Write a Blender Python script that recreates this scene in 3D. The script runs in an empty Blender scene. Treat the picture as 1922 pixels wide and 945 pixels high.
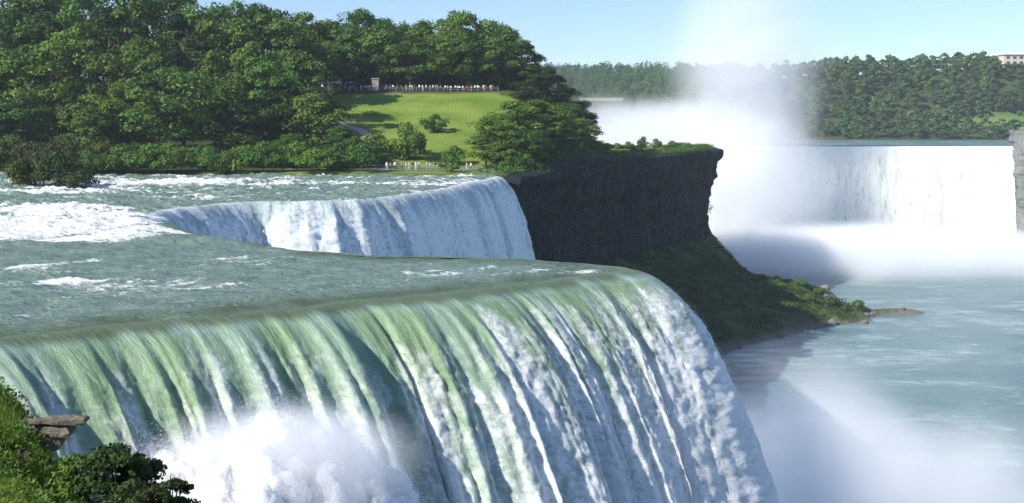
import bpy, bmesh, math, random
import numpy as np
from mathutils import Vector, Matrix
R = math.radians
# ------------------------------------------------------------------ camera, sky, sun, exposure
sc = bpy.context.scene
F, CX, HZ, H = 2100.0, 961.0, 240.0, 10.0          # focal length and horizon in photo pixels, eye height above the upper river
cam_d = bpy.data.cameras.new('camera'); cam = bpy.data.objects.new('camera', cam_d)
sc.collection.objects.link(cam); sc.camera = cam
cam.location = (0, 0, H); cam.rotation_euler = (R(90), 0, 0)
cam_d.sensor_width = 36; cam_d.lens = F/1922*36; cam_d.shift_y = -(472.5-HZ)/1922
cam_d.clip_start = 0.5; cam_d.clip_end = 20000
SUN_EL, SUN_AZ = 34.0, 238.0                        # azimuth clockwise from +Y (the view direction)
sdir = Vector((math.sin(R(SUN_AZ))*math.cos(R(SUN_EL)), math.cos(R(SUN_AZ))*math.cos(R(SUN_EL)), math.sin(R(SUN_EL))))
w = bpy.data.worlds.new("World"); sc.world = w; w.use_nodes = True
nt = w.node_tree; bgn = nt.nodes['Background']
sky = nt.nodes.new('ShaderNodeTexSky'); sky.sky_type = 'NISHITA'; sky.sun_disc = False
sky.sun_elevation = R(SUN_EL); sky.sun_rotation = R(SUN_AZ); sky.air_density = 0.95; sky.dust_density = 0.2; sky.ozone_density = 2.5
tint = nt.nodes.new('ShaderNodeMix'); tint.data_type = 'RGBA'; tint.blend_type = 'MULTIPLY'; tint.inputs[0].default_value = 1; tint.inputs[7].default_value = (.87, .93, 1.1, 1)
nt.links.new(sky.outputs[0], tint.inputs[6]); nt.links.new(tint.outputs[2], bgn.inputs[0]); bgn.inputs[1].default_value = 0.105
sun_d = bpy.data.lights.new('sun', 'SUN'); sun = bpy.data.objects.new('sun', sun_d); sc.collection.objects.link(sun)
sun_d.energy = 5.0; sun_d.angle = R(0.5); sun_d.color = (1.0, 0.95, 0.86)
sun.rotation_euler = sdir.to_track_quat('Z', 'Y').to_euler()
sc.view_settings.view_transform = 'Standard'; sc.view_settings.look = 'None'
sc.view_settings.exposure = 0.55; sc.view_settings.gamma = 1.0; sc.view_settings.use_curve_mapping = False
cy = sc.cycles
cy.max_bounces = 10; cy.diffuse_bounces = 3; cy.glossy_bounces = 2; cy.transmission_bounces = 3; cy.transparent_max_bounces = 16
cy.volume_bounces = 8; cy.volume_step_rate = 1.0; cy.volume_max_steps = 96; cy.use_denoising = True
cy.caustics_reflective = False; cy.caustics_refractive = False

rng = np.random.default_rng(7); random.seed(7)
COL = sc.collection
# ------------------------------------------------------------------ helpers
def ha(i, j, k, seed):
    n = (i.astype(np.int64)*374761393 + j.astype(np.int64)*668265263 + k.astype(np.int64)*2147483647 + seed*1274126177) & 0xffffffff
    n = ((n ^ (n >> 13))*1103515245) & 0xffffffff
    n = ((n ^ (n >> 16))*2654435761) & 0xffffffff
    return ((n ^ (n >> 15)) & 0xffff)/65535.0
def vn(x, y, z=0.0, seed=0):
    x, y, z = np.broadcast_arrays(np.asarray(x, float), np.asarray(y, float), np.asarray(z, float))
    i, j, k = np.floor(x), np.floor(y), np.floor(z)
    fx, fy, fz = x-i, y-j, z-k
    fx = fx*fx*fx*(fx*(fx*6-15)+10); fy = fy*fy*fy*(fy*(fy*6-15)+10); fz = fz*fz*(3-2*fz)
    flat = not np.any(fz)
    def L(kk):
        a = ha(i, j, kk, seed); b = ha(i+1, j, kk, seed); c = ha(i, j+1, kk, seed); d = ha(i+1, j+1, kk, seed)
        return (a*(1-fx)+b*fx)*(1-fy) + (c*(1-fx)+d*fx)*fy
    r = L(k)
    if not flat: r = r*(1-fz) + L(k+1)*fz
    return r*2-1
def fbm(x, y, z=0.0, o=4, seed=0, g=0.5, lac=2.03):
    s = 0; a = 1; n = 0
    x = np.asarray(x, float); y = np.asarray(y, float); z = np.asarray(z, float)
    for q in range(o):
        s = s + a*vn(x+q*13.7, y-q*7.3, z, seed+q*17); n += a; a *= g; x = x*lac; y = y*lac; z = z*lac
    return s/n
def sstep(a, b, x):
    t = np.clip((x-a)/(b-a), 0, 1); return t*t*(3-2*t)
def link(o, parent=None):
    COL.objects.link(o)
    if parent: o.parent = parent
    return o
def tag(o, label=None, cat=None, group=None, kind=None):
    if label: o['label'] = label
    if cat: o['category'] = cat
    if group: o['group'] = group
    if kind: o['kind'] = kind
    return o
def empty(name, loc=(0, 0, 0), rz=0.0):
    o = bpy.data.objects.new(name, None); o.location = loc; o.rotation_euler = (0, 0, rz); o.empty_display_size = .2
    return link(o)
def np_mesh(name, V, Fc, mats, attrs=None, uv=None, smooth=True, mi=None):
    """V (n,3), Fc (m,k) int"""
    V = np.asarray(V, np.float32); Fc = np.asarray(Fc, np.int32); m, k = Fc.shape
    me = bpy.data.meshes.new(name)
    me.vertices.add(len(V)); me.vertices.foreach_set('co', V.ravel())
    me.loops.add(m*k); me.loops.foreach_set('vertex_index', Fc.ravel())
    me.polygons.add(m); me.polygons.foreach_set('loop_start', np.arange(0, m*k, k, dtype=np.int32))
    me.polygons.foreach_set('use_smooth', np.full(m, smooth))
    if mi is not None: me.polygons.foreach_set('material_index', np.asarray(mi, np.int32))
    me.update(calc_edges=True)
    for kx, val in (attrs or {}).items():
        a = me.attributes.new(kx, 'FLOAT', 'POINT'); a.data.foreach_set('value', np.asarray(val, np.float32).ravel())
    if uv is not None:
        u = me.uv_layers.new(name='UVMap'); u.data.foreach_set('uv', np.asarray(uv, np.float32)[Fc.ravel()].ravel())
    for mt in (mats if isinstance(mats, (list, tuple)) else [mats]): me.materials.append(mt)
    return me
def ob(name, me, parent=None, loc=None):
    o = bpy.data.objects.new(name, me); link(o, parent)
    if loc is not None: o.location = loc
    return o
def grid_faces(n, m, mask=None):
    idx = np.arange(n*m).reshape(n, m)
    f = np.stack([idx[:-1, :-1], idx[1:, :-1], idx[1:, 1:], idx[:-1, 1:]], -1)
    if mask is not None: f = f[mask[:-1, :-1] & mask[1:, :-1] & mask[1:, 1:] & mask[:-1, 1:]]
    return f.reshape(-1, 4)
def compact(V, Fc, *arrs):
    used = np.unique(Fc); re = np.full(len(V), -1); re[used] = np.arange(len(used))
    return (V[used], re[Fc]) + tuple(a[used] for a in arrs)
def wpt(px, py, z=0.0):
    """where the sight line of a photo pixel meets the level z"""
    Y = F*(H-z)/(py-HZ); return ((px-CX)/F*Y, Y)
def spline(P, step):
    P = np.asarray(P, float); out = []
    Q = np.vstack([2*P[0]-P[1], P, 2*P[-1]-P[-2]])
    for i in range(1, len(Q)-2):
        n = max(3, int(np.linalg.norm(Q[i+1]-Q[i])/step*2)); t = np.linspace(0, 1, n, endpoint=False)[:, None]
        out.append(0.5*((2*Q[i])+(-Q[i-1]+Q[i+1])*t+(2*Q[i-1]-5*Q[i]+4*Q[i+1]-Q[i+2])*t**2+(-Q[i-1]+3*Q[i]-3*Q[i+1]+Q[i+2])*t**3))
    C = np.vstack(out+[P[-1:]]); d = np.r_[0, np.cumsum(np.linalg.norm(np.diff(C, axis=0), axis=1))]
    n = int(d[-1]/step)+1; s = np.linspace(0, d[-1], n)
    return np.stack([np.interp(s, d, C[:, q]) for q in range(P.shape[1])], 1), s
def poly_dist(X, Y, P):
    """signed distance to an open polyline (positive on its right-hand side) and arc length of the nearest point"""
    best = np.full(X.shape, 1e18); sgn = np.ones(X.shape); arc = np.zeros(X.shape); acc = 0
    for a, b in zip(P[:-1], P[1:]):
        d = b-a; L = math.hypot(*d)
        if L < 1e-9: continue
        t = np.clip(((X-a[0])*d[0]+(Y-a[1])*d[1])/L**2, 0, 1)
        ex = X-a[0]-t*d[0]; ey = Y-a[1]-t*d[1]; q = ex*ex+ey*ey; u = q < best-1e-9
        best = np.where(u, q, best); sgn = np.where(u, np.sign(ex*d[1]-ey*d[0]), sgn); arc = np.where(u, acc+t*L, arc); acc += L
    return np.sqrt(best)*sgn, arc
# ------------------------------------------------------------------ materials
def mat(name, col=(.5, .5, .5), rough=.8, spec=.3, metal=0):
    m = bpy.data.materials.new(name); m.use_nodes = True; b = m.node_tree.nodes['Principled BSDF']
    b.inputs['Base Color'].default_value = (*col, 1); b.inputs['Roughness'].default_value = rough
    b.inputs['Specular IOR Level'].default_value = spec; b.inputs['Metallic'].default_value = metal
    return m
class N:
    def __init__(s, m): s.m = m; s.t = m.node_tree; s.b = s.t.nodes.get('Principled BSDF')
    def n(s, typ, **kw):
        x = s.t.nodes.new('ShaderNode'+typ)
        for k, v in kw.items(): setattr(x, k, v)
        return x
    def l(s, a, b): s.t.links.new(a, b)
    def attr(s, name): x = s.n('Attribute'); x.attribute_name = name; return x
    def noise(s, vec, scale, detail=4, rough=.55, dist=0.0):
        x = s.n('TexNoise'); x.inputs['Scale'].default_value = scale; x.inputs['Detail'].default_value = detail
        x.inputs['Roughness'].default_value = rough; x.inputs['Distortion'].default_value = dist
        if vec is not None: s.l(vec, x.inputs['Vector'])
        return x.outputs['Fac']
    def mapping(s, src, scale=(1, 1, 1), rot=(0, 0, 0)):
        x = s.n('Mapping'); x.inputs['Scale'].default_value = scale; x.inputs['Rotation'].default_value = rot; s.l(src, x.inputs['Vector']); return x.outputs[0]
    def ramp(s, fac, stops, interp='LINEAR'):
        x = s.n('ValToRGB'); x.color_ramp.interpolation = interp; e = x.color_ramp.elements
        while len(e) < len(stops): e.new(.5)
        for q, (p, c) in enumerate(stops):
            e[q].position = p; e[q].color = (c, c, c, 1) if isinstance(c, (int, float)) else (*c, 1)
        s.l(fac, x.inputs[0]); return x.outputs[0]
    def math(s, op, a, b=None, clamp=False):
        x = s.n('Math', operation=op, use_clamp=clamp)
        for q, v in enumerate((a, b)):
            if v is None: continue
            if isinstance(v, (int, float)): x.inputs[q].default_value = v
            else: s.l(v, x.inputs[q])
        return x.outputs[0]
    def mix(s, fac, a, b, blend='MIX'):
        x = s.n('Mix', data_type='RGBA', blend_type=blend)
        for q, v in ((0, fac), (6, a), (7, b)):
            if isinstance(v, (int, float)): x.inputs[q].default_value = v
            elif isinstance(v, tuple): x.inputs[q].default_value = (*v, 1)
            else: s.l(v, x.inputs[q])
        return x.outputs[2]
    def bump(s, h, strength=.5, dist=.1, nrm=None):
        x = s.n('Bump'); x.inputs['Strength'].default_value = strength; x.inputs['Distance'].default_value = dist; s.l(h, x.inputs['Height'])
        if nrm is not None: s.l(nrm, x.inputs['Normal'])
        return x.outputs[0]
    def pos(s): return s.n('NewGeometry').outputs['Position']
    def obj(s): return s.n('TexCoord').outputs['Object']
    def gen(s): return s.n('TexCoord').outputs['Generated']

def leaf_mat(name, c1, c2, c3, trans=.25):
    m = mat(name, c1, .65, .25); g = N(m)
    a = g.attr('tone').outputs['Fac']; col = g.ramp(a, [(0, c1), (.55, c2), (1, c3)])
    oi = g.n('ObjectInfo').outputs['Random']
    tint = g.ramp(oi, [(0, (.55, .68, .6)), (.25, (1.0, 1.0, .9)), (.5, (1.3, 1.12, .8)), (.7, (.7, .85, .8)), (.85, (.95, 1.1, .95)), (1, (1.45, 1.3, .95))])
    col = g.mix(1.0, col, tint, 'MULTIPLY'); g.l(col, g.b.inputs['Base Color'])
    tr = g.n('BsdfTranslucent'); g.l(col, tr.inputs['Color']); mx = g.n('MixShader'); mx.inputs[0].default_value = trans
    g.l(g.b.outputs[0], mx.inputs[1]); g.l(tr.outputs[0], mx.inputs[2]); g.l(mx.outputs[0], g.t.nodes['Material Output'].inputs['Surface'])
    return m
M = {}
M['leaf'] = leaf_mat('broad_leaves', (.035, .075, .012), (.082, .168, .028), (.15, .26, .045))
M['leaf_far'] = leaf_mat('far_leaves', (.035, .08, .02), (.07, .145, .034), (.115, .2, .05))
M['leaf_bright'] = leaf_mat('shore_leaves', (.055, .12, .018), (.085, .18, .026), (.13, .23, .04))
M['leaf_dark'] = leaf_mat('dark_leaves', (.015, .035, .008), (.03, .065, .012), (.06, .105, .02))
M['leaf_olive'] = leaf_mat('olive_leaves', (.04, .06, .014), (.06, .09, .02), (.09, .12, .03))
M['grass_blade'] = leaf_mat('grass_blades', (.08, .15, .02), (.16, .24, .035), (.34, .34, .09), .35)
M['bark'] = mat('bark', (.09, .065, .045), .9)
m = M['lawn'] = mat('island_ground', (.1, .2, .03), .9, .1); g = N(m)
p = g.pos(); at = g.attr('lawn').outputs['Fac']
n1 = g.noise(p, .08, 5); n2 = g.noise(p, 1.6, 4)
gr = g.mix(g.ramp(n1, [(.38, 0.0), (.62, 1.0)]), (.12, .2, .026), (.22, .28, .055))
gr = g.mix(g.ramp(n2, [(.35, .0), (.75, .55)]), gr, (.08, .155, .02))
dry = g.mix(g.attr('dry').outputs['Fac'], gr, (.28, .25, .08))
col = g.mix(at, g.mix(n2, (.03, .045, .015), (.06, .07, .03)), dry); g.l(col, g.b.inputs['Base Color'])
g.l(g.bump(n2, .5, .4), g.b.inputs['Normal'])
# rock
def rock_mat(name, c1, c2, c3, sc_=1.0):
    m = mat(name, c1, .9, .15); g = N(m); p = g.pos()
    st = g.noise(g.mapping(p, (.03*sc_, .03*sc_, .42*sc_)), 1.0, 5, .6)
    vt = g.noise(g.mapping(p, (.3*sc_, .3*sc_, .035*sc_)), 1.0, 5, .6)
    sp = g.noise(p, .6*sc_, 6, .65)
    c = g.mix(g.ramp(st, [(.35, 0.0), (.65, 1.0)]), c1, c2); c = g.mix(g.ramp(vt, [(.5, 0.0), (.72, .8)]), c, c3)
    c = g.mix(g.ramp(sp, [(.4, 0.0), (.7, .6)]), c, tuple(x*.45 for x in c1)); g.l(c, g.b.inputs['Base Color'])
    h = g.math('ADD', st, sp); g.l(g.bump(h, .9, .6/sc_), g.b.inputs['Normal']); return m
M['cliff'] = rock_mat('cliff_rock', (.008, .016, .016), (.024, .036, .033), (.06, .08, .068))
M['rock'] = rock_mat('pale_rock', (.16, .14, .1), (.25, .22, .16), (.11, .1, .07), 3.0)
M['far_rock'] = rock_mat('grey_rock', (.16, .17, .17), (.24, .24, .24), (.12, .13, .13), .6)
m = M['talus'] = mat('talus_slope', (.05, .06, .03), .95, .1); g = N(m); p = g.pos()
n1 = g.noise(p, .12, 5); n2 = g.noise(p, .9, 5, .7)
c = g.mix(g.ramp(n1, [(.42, 0.0), (.6, 1.0)]), (.035, .065, .016), (.08, .13, .028))
c = g.mix(g.ramp(n2, [(.52, 0.0), (.68, .8)]), c, (.12, .115, .09))
c = g.mix(g.attr('shore').outputs['Fac'], c, g.mix(n2, (.12, .11, .09), (.3, .28, .24))); g.l(c, g.b.inputs['Base Color'])
g.l(g.bump(n2, .9, 1.2), g.b.inputs['Normal'])
m = M['far_ground'] = mat('far_ground', (.05, .08, .03), .95, .1); g = N(m); p = g.pos()
g.l(g.mix(g.attr('lawn').outputs['Fac'], g.mix(g.noise(p, .05, 5), (.035, .05, .02), (.06, .08, .03)), (.15, .24, .06)), g.b.inputs['Base Color'])
# water: falling sheet. foam = churned white water, lift = thin clear water over the brink
def fall_mat(name, deep, thin, foamc, s1=1.0, bmp=.7, sss=.35):
    m = mat(name, deep, .2, .5); g = N(m); g.b.inputs['Subsurface Weight'].default_value = .75; g.b.inputs['Subsurface Scale'].default_value = sss; g.b.inputs['Subsurface Radius'].default_value = (.8, 1, 1); uv = g.n('UVMap').outputs[0]
    fo = g.attr('foam').outputs['Fac']; th = g.attr('thin').outputs['Fac']
    fine = g.noise(g.mapping(uv, (3.2*s1, .55*s1, 1)), 1.0, 6, .68, .4); mid = g.noise(g.mapping(uv, (1.1*s1, .3*s1, 1)), 1.0, 5, .6, .6)
    sp = g.noise(g.mapping(uv, (2.6*s1, 2.0*s1, 1)), 1.0, 6, .75, .5)
    f = g.math('ADD', fo, g.math('MULTIPLY', g.math('SUBTRACT', fine, .5), .8)); f = g.math('ADD', f, g.math('MULTIPLY', g.math('SUBTRACT', mid, .5), .45))
    f = g.math('ADD', f, g.math('MULTIPLY', g.math('SUBTRACT', sp, .5), g.math('ADD', g.math('MULTIPLY', fo, 2.0), .45)))
    f = g.ramp(f, [(.1, 0.0), (.45, .3), (.95, 1.0)])
    c = g.mix(th, deep, thin); c = g.mix(g.attr('lip').outputs['Fac'], c, (.085, .115, .035)); c = g.mix(f, c, foamc); g.l(c, g.b.inputs['Base Color'])
    g.b.inputs['Specular IOR Level'].default_value = .3; g.l(g.ramp(f, [(0, .38), (.4, .7), (1, .9)]), g.b.inputs['Roughness'])
    g.l(g.bump(g.math('ADD', fine, g.math('MULTIPLY', sp, g.math('ADD', g.math('MULTIPLY', fo, 1.6), .2))), bmp, .2/s1), g.b.inputs['Normal'])
    return m
M['fall'] = fall_mat('falling_water', (.31, .42, .36), (.22, .33, .18), (.9, .92, .92))
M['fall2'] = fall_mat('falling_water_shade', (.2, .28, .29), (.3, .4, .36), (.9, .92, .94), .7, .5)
m = M['river'] = mat('river_water', (.05, .1, .085), .22, .45); g = N(m); p = g.pos()
fo = g.attr('foam').outputs['Fac']; br = g.attr('brink').outputs['Fac']
n1 = g.noise(g.mapping(p, (.35, .9, 1), (0, 0, R(35))), 1.0, 5, .6); n2 = g.noise(g.mapping(p, (1.6, 3.2, 1), (0, 0, R(30))), 1.0, 6, .7)
c = g.mix(g.ramp(n1, [(.35, 0.0), (.65, 1.0)]), (.125, .2, .15), (.24, .32, .25)); c = g.mix(br, c, (.085, .115, .035))
f = g.math('ADD', fo, g.math('MULTIPLY', g.math('SUBTRACT', n2, .5), 1.3)); f = g.ramp(f, [(.42, 0.0), (.62, .75), (.85, 1.0)])
c = g.mix(f, c, (.86, .88, .88)); g.l(c, g.b.inputs['Base Color']); g.l(g.ramp(f, [(0, .2), (1, .8)]), g.b.inputs['Roughness'])
n3 = g.noise(g.mapping(p, (1.0, 2.0, 1), (0, 0, R(25))), 1.0, 6, .65); g.l(g.bump(g.math('ADD', n3, n2), .8, .35), g.b.inputs['Normal'])
m = M['lower'] = mat('lower_river_water', (.06, .16, .14), .25, .4); g = N(m); p = g.pos()
n1 = g.noise(g.mapping(p, (.012, .03, 1), (0, 0, R(-20))), 1.0, 6, .65, 1.5); n2 = g.noise(g.mapping(p, (.1, .22, 1)), 1.0, 6, .7, .8)
c = g.mix(g.ramp(n1, [(.35, 0.0), (.65, 1.0)]), (.1, .19, .19), (.17, .265, .26))
c = g.mix(g.ramp(g.math('MULTIPLY', n1, n2), [(.27, 0.0), (.4, .6)]), c, (.5, .62, .6)); g.l(c, g.b.inputs['Base Color'])
g.l(g.bump(n2, .6, 1.2), g.b.inputs['Normal'])
M['far_river'] = m = mat('far_river_water', (.06, .13, .12), .3, .4); g = N(m); p = g.pos()
n2 = g.noise(g.mapping(p, (.03, .12, 1)), 1.0, 5, .6); g.l(g.mix(g.ramp(n2, [(.5, 0.0), (.66, .8)]), (.06, .14, .13), (.6, .66, .66)), g.b.inputs['Base Color'])
m = M['fleck'] = mat('spray_flecks', (.9, .91, .92), .95, .05); g = N(m); tr = g.n('BsdfTranslucent'); tr.inputs['Color'].default_value = (.9, .91, .92, 1); mx = g.n('MixShader'); mx.inputs[0].default_value = .5
g.l(g.b.outputs[0], mx.inputs[1]); g.l(tr.outputs[0], mx.inputs[2]); g.l(mx.outputs[0], g.t.nodes['Material Output'].inputs['Surface'])
m = M['spray'] = mat('white_spray', (.88, .89, .9), .95, .05); g = N(m); g.b.inputs['Subsurface Weight'].default_value = .9; g.b.inputs['Subsurface Scale'].default_value = .5; g.b.inputs['Subsurface Radius'].default_value = (1, 1, 1)
g.l(g.bump(g.noise(g.pos(), 2.2, 6, .7), .5, .25), g.b.inputs['Normal'])

# ------------------------------------------------------------------ the brink of the near fall, its bay and the second fall
cp = [wpt(-420, 700), wpt(-150, 662), wpt(0, 640), wpt(200, 614), wpt(400, 594), wpt(600, 575), wpt(800, 553), wpt(1000, 531), wpt(1110, 517), wpt(1180, 508),
      wpt(1165, 500), wpt(1090, 493), wpt(1000, 486), wpt(880, 483), wpt(700, 478), wpt(570, 468), wpt(460, 452), wpt(360, 436), wpt(300, 418),
      wpt(305, 398), wpt(370, 387), wpt(470, 379), wpt(600, 377), wpt(700, 372), wpt(790, 362), wpt(850, 350), wpt(895, 340), wpt(925, 335), wpt(932, 331)]
crest, cs = spline(cp, .12)
# the brink is ragged: rock steps push it in and out
tan = np.gradient(crest, axis=0); tan /= np.linalg.norm(tan, axis=1)[:, None]
nrm = np.stack([tan[:, 1], -tan[:, 0]], 1)              # points out over the drop
amp = np.where(cs < 62, .8, 1.1)
crest = crest + nrm*(fbm(cs*.22, 0*cs, o=4, seed=3, g=.55)*amp+.16*fbm(cs*.9, 0*cs, o=2, seed=4))[:, None]
ker = np.ones(61)/61
def smooth_dir(v, k=61):
    pad = k//2; kk = np.ones(k)/k
    o = np.stack([np.convolve(np.pad(v[:, q], pad, mode='edge'), kk, 'valid') for q in range(2)], 1); return o/np.linalg.norm(o, axis=1)[:, None]
tan = np.gradient(crest, axis=0); tan /= np.linalg.norm(tan, axis=1)[:, None]
nrm = smooth_dir(np.stack([tan[:, 1], -tan[:, 0]], 1), 41)
i_tip = int(np.argmax(crest[:len(crest)//2, 0])); s_tip = cs[i_tip]
i_bay = int(np.argmin(np.hypot(crest[:, 0]-wpt(300, 418)[0], crest[:, 1]-wpt(300, 418)[1])))
G = 9.8
def vel(s): return 5.0 + .7*fbm(s*.25, 0*s, o=3, seed=9)

def lipf(S, fall): return np.clip(1-sstep(.06, .5, fall+.22*fbm(S*.8, 0*S, o=3, seed=19)), 0, 1)*(.9-.6*(S > cs[i_bay]))
def curtain(name, i0, i1, tmax, rows, vmul, mater, foam0, foam_fun, lob, sub=1, along=0.0):
    P = crest[i0:i1:sub]; n = nrm[i0:i1:sub]; s = cs[i0:i1:sub]
    v = vel(s)*vmul; t = np.linspace(0, 1, rows)**1.15*tmax
    S, T = np.meshgrid(s, t, indexing='ij'); Vv = v[:, None]
    back = .9                                          # sheet starts upstream, under the river's skin
    out = Vv*T-back; drop = .5*G*np.clip(T-back/Vv*.55, 0, None)**2
    fall = drop
    fan = S + .25*fbm(S*.3, T*.5, o=2, seed=5)*T
    # thick tongues that keep their place all the way down, and break up as they fall
    ridge = 1-np.abs(fbm(fan*.34, T*.35+fall*.05, o=4, seed=11, g=.6))*2.4
    ridge2 = fbm(fan*1.15, T*.55, o=3, seed=12)
    fine = fbm(fan*3.2, fall*.35, o=4, seed=13, g=.6)
    tur = fbm(fan*1.2, fall*.5, T, o=5, seed=14, g=.62)
    g0 = sstep(.15, 1.1, T)
    clump = fbm(fan*3.6, fall*1.6, T*2, o=4, seed=15, g=.65); lump = np.abs(fbm(fan*1.7, fall*.75, T, o=4, seed=16, g=.6))
    disp = lob*(g0*(.2*ridge+.2*ridge2)*(.55+.9*(.5+.5*fbm(fan*.45, fall*.22, o=3, seed=17))) + sstep(.25, 1.1, T)*(.36*tur+.1*fine+.36*lump+.2*clump))
    a = np.arctan2(G*T, Vv)                            # the flow's slope: displace along the sheet's own normal
    hx = out+disp*np.sin(a); hz = -drop+disp*np.cos(a)*g0 - .04
    tg = tan[i0:i1:sub]; side = (along*(1-sstep(s_tip-14, s_tip-1, S)))*np.clip(T-.12, 0, None)   # the river runs slantwise to its brink
    V = np.stack([P[:, None, 0]+n[:, None, 0]*hx+tg[:, None, 0]*side, P[:, None, 1]+n[:, None, 1]*hx+tg[:, None, 1]*side, hz], -1)
    foam, thin = foam_fun(S, T, fall, fan, ridge, ridge2, fine, tur)
    uv = np.stack([fan, fall+Vv*T*.6], -1)
    me = np_mesh(name, V.reshape(-1, 3), grid_faces(len(s), rows), mater, {'foam': foam, 'thin': thin, 'lip': lipf(S, fall)}, uv.reshape(-1, 2))
    return me
def foam_near(S, T, fall, fan, ridge, ridge2, fine, tur):
    right = sstep(22, s_tip-6, S)
    streak = fbm(fan*.75, fall*.05, o=4, seed=21, g=.6)
    f = -.36 + .42*sstep(.4, 7, fall) + .2*sstep(6, 16, fall) + .42*right*sstep(.1, 1.6, fall) + .55*streak*sstep(.1, 1.5, fall) + .3*tur + .2*fine
    f += .2*(ridge-.3)*sstep(.6, 3, fall)+.4+.42*fbm(fan*2.2, fall*1.0, T, o=4, seed=24, g=.65)*sstep(.2, 2, fall)
    thin = sstep(.12, .7, fall)*(1-.8*sstep(2.5, 10, fall))*(0.8+.3*vn(fan*.5, fall*.1, 0, 31))
    f -= .6*(1-sstep(.1, .7, fall))*(S < s_tip-3)
    return np.clip(f, 0, 1), np.clip(thin, 0, 1)
def foam_second(S, T, fall, fan, ridge, ridge2, fine, tur):
    streak = fbm(fan*.3, fall*.02, o=4, seed=23, g=.6)
    f = .45 + .35*sstep(.2, 5, fall)+.5*streak*sstep(.1, 2, fall)+.25*fine+.2*tur+.15*sstep(cs[i_bay]+30, cs[-1]-10, S)
    return np.clip(f, 0, 1), np.clip(.6-.4*streak, 0, 1)
i_cut = i_tip+int(3.5/.12)
o = ob('waterfall', curtain('near_fall', 0, i_bay, 3.25, 430, 1.14, M['fall'], 0, foam_near, .6, 1, 1.3))
tag(o, 'broad green and white waterfall pouring over the curved brink in the foreground', 'waterfall')
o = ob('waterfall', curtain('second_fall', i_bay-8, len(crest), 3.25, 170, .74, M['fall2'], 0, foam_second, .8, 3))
tag(o, 'shaded bluish waterfall behind the foreground one, ending at the dark cliff', 'waterfall')

# upper river: one sheet, finer near the camera
a_ = np.linspace(-.92, .125, 700); y_ = np.geomspace(36, 262, 620)
A, Yg = np.meshgrid(a_, y_, indexing='ij'); Xg = A*Yg
cq = crest[::6]; cq_s = cs[::6]
D, arc = poly_dist(Xg, Yg, cq)
# beyond the curtain's end the shore closes the sheet
dip = np.where(D > -.9, -.5*G*np.clip((D+.9)/5.0-.1, 0, None)**2, 0)
farr = sstep(88, 125, Yg)
rough_w = .2+.22*farr
u = Xg*.82+Yg*.57; v_ = -Xg*.57+Yg*.82
wav = fbm(u*.35, v_*.8, o=5, seed=41, g=.55)
wav2 = fbm(Xg*.12, Yg*.3, o=4, seed=42)
Z = rough_w*wav*1.6 + farr*.35*wav2
calm = sstep(0, 3.0, -D)
Z0 = Z; Z = Z*(.35+.65*calm) + dip - .02*(D > -1)
# a standing wave hides the start of the bay, and rapids drop behind it
def bell(x0, y0, sx, sy, rot=0):
    c, s = math.cos(rot), math.sin(rot); dx = Xg-x0; dy = Yg-y0
    return np.exp(-((dx*c+dy*s)/sx)**2-((-dx*s+dy*c)/sy)**2)
Z += .55*bell(-31, 100, 6, 2.6) + .35*bell(-46, 94, 9, 2.2) + .3*bell(-52, 125, 10, 3)
def fm(px, py, wx, wy):
    x, y = wpt(px, py); _, y1 = wpt(px, py-wy); _, y2 = wpt(px, py+wy)
    return bell(x, y, wx/F*y, max(.5, (y1-y2)/2))
foam = -.16+.45*fbm(u*.09, v_*.35, o=5, seed=44, g=.6) + .36*fbm(u*.5, v_*2.2, o=4, seed=45)
foam += 1.0*fm(90, 425, 190, 26)+.75*fm(60, 398, 170, 11)+.8*fm(250, 440, 90, 12)+.7*fm(330, 436, 70, 8)+.9*fm(130, 453, 80, 6)
foam += .75*fm(330, 344, 190, 7)+.7*fm(130, 362, 130, 6)+.55*fm(380, 372, 80, 3)+.55*fm(500, 349, 60, 4)+.55*fm(760, 347, 120, 3)+.5*fm(880, 340, 40, 6)
foam += .7*fm(60, 505, 80, 14)+.75*fm(135, 532, 55, 7)+.55*fm(175, 490, 22, 5)+.45*fm(330, 540, 240, 22)+.4*fm(870, 512, 200, 12)+.35*fm(430, 490, 220, 16)+.45*fm(1100, 510, 90, 5)
foam += .9*farr*fbm(Xg*.18, Yg*.6, o=5, seed=46, g=.6)+.12*farr
foam += .07+.2*sstep(.1, .5, fbm(u*.25, v_*1.3, o=4, seed=49, g=.6))
foam -= .5*sstep(-3.5, -.5, D)*(arc < s_tip-8)
foam += .35*sstep(-1.4, 0, D)*(arc > cs[i_bay])
Z = Z+.45*np.clip(foam, 0, 1)*calm*(.4*farr+.25)*(1+fbm(Xg*.5, Yg*.8, o=5, seed=47, g=.65)*1.8)
brink = 1.25*sstep(-5.5, -.9, D)*(arc < s_tip+30)*(.65+.35*fbm(Xg*.5, Yg*.5, o=2, seed=48))
Z = Z-.14*sstep(-.9, -.15, D)
mask = D < .1
V = np.stack([Xg, Yg, Z], -1).reshape(-1, 3); Fc = grid_faces(*Xg.shape, mask=mask)
V, Fc, fo_, br_ = compact(V, Fc, foam.ravel(), brink.ravel())
o = ob('river', np_mesh('river', V, Fc[:, ::-1], M['river'], {'foam': np.clip(fo_, 0, 1), 'brink': np.clip(br_, 0, 1)}))
tag(o, 'fast grey green upper river with white rapids running to the brink', kind='structure')

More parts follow.
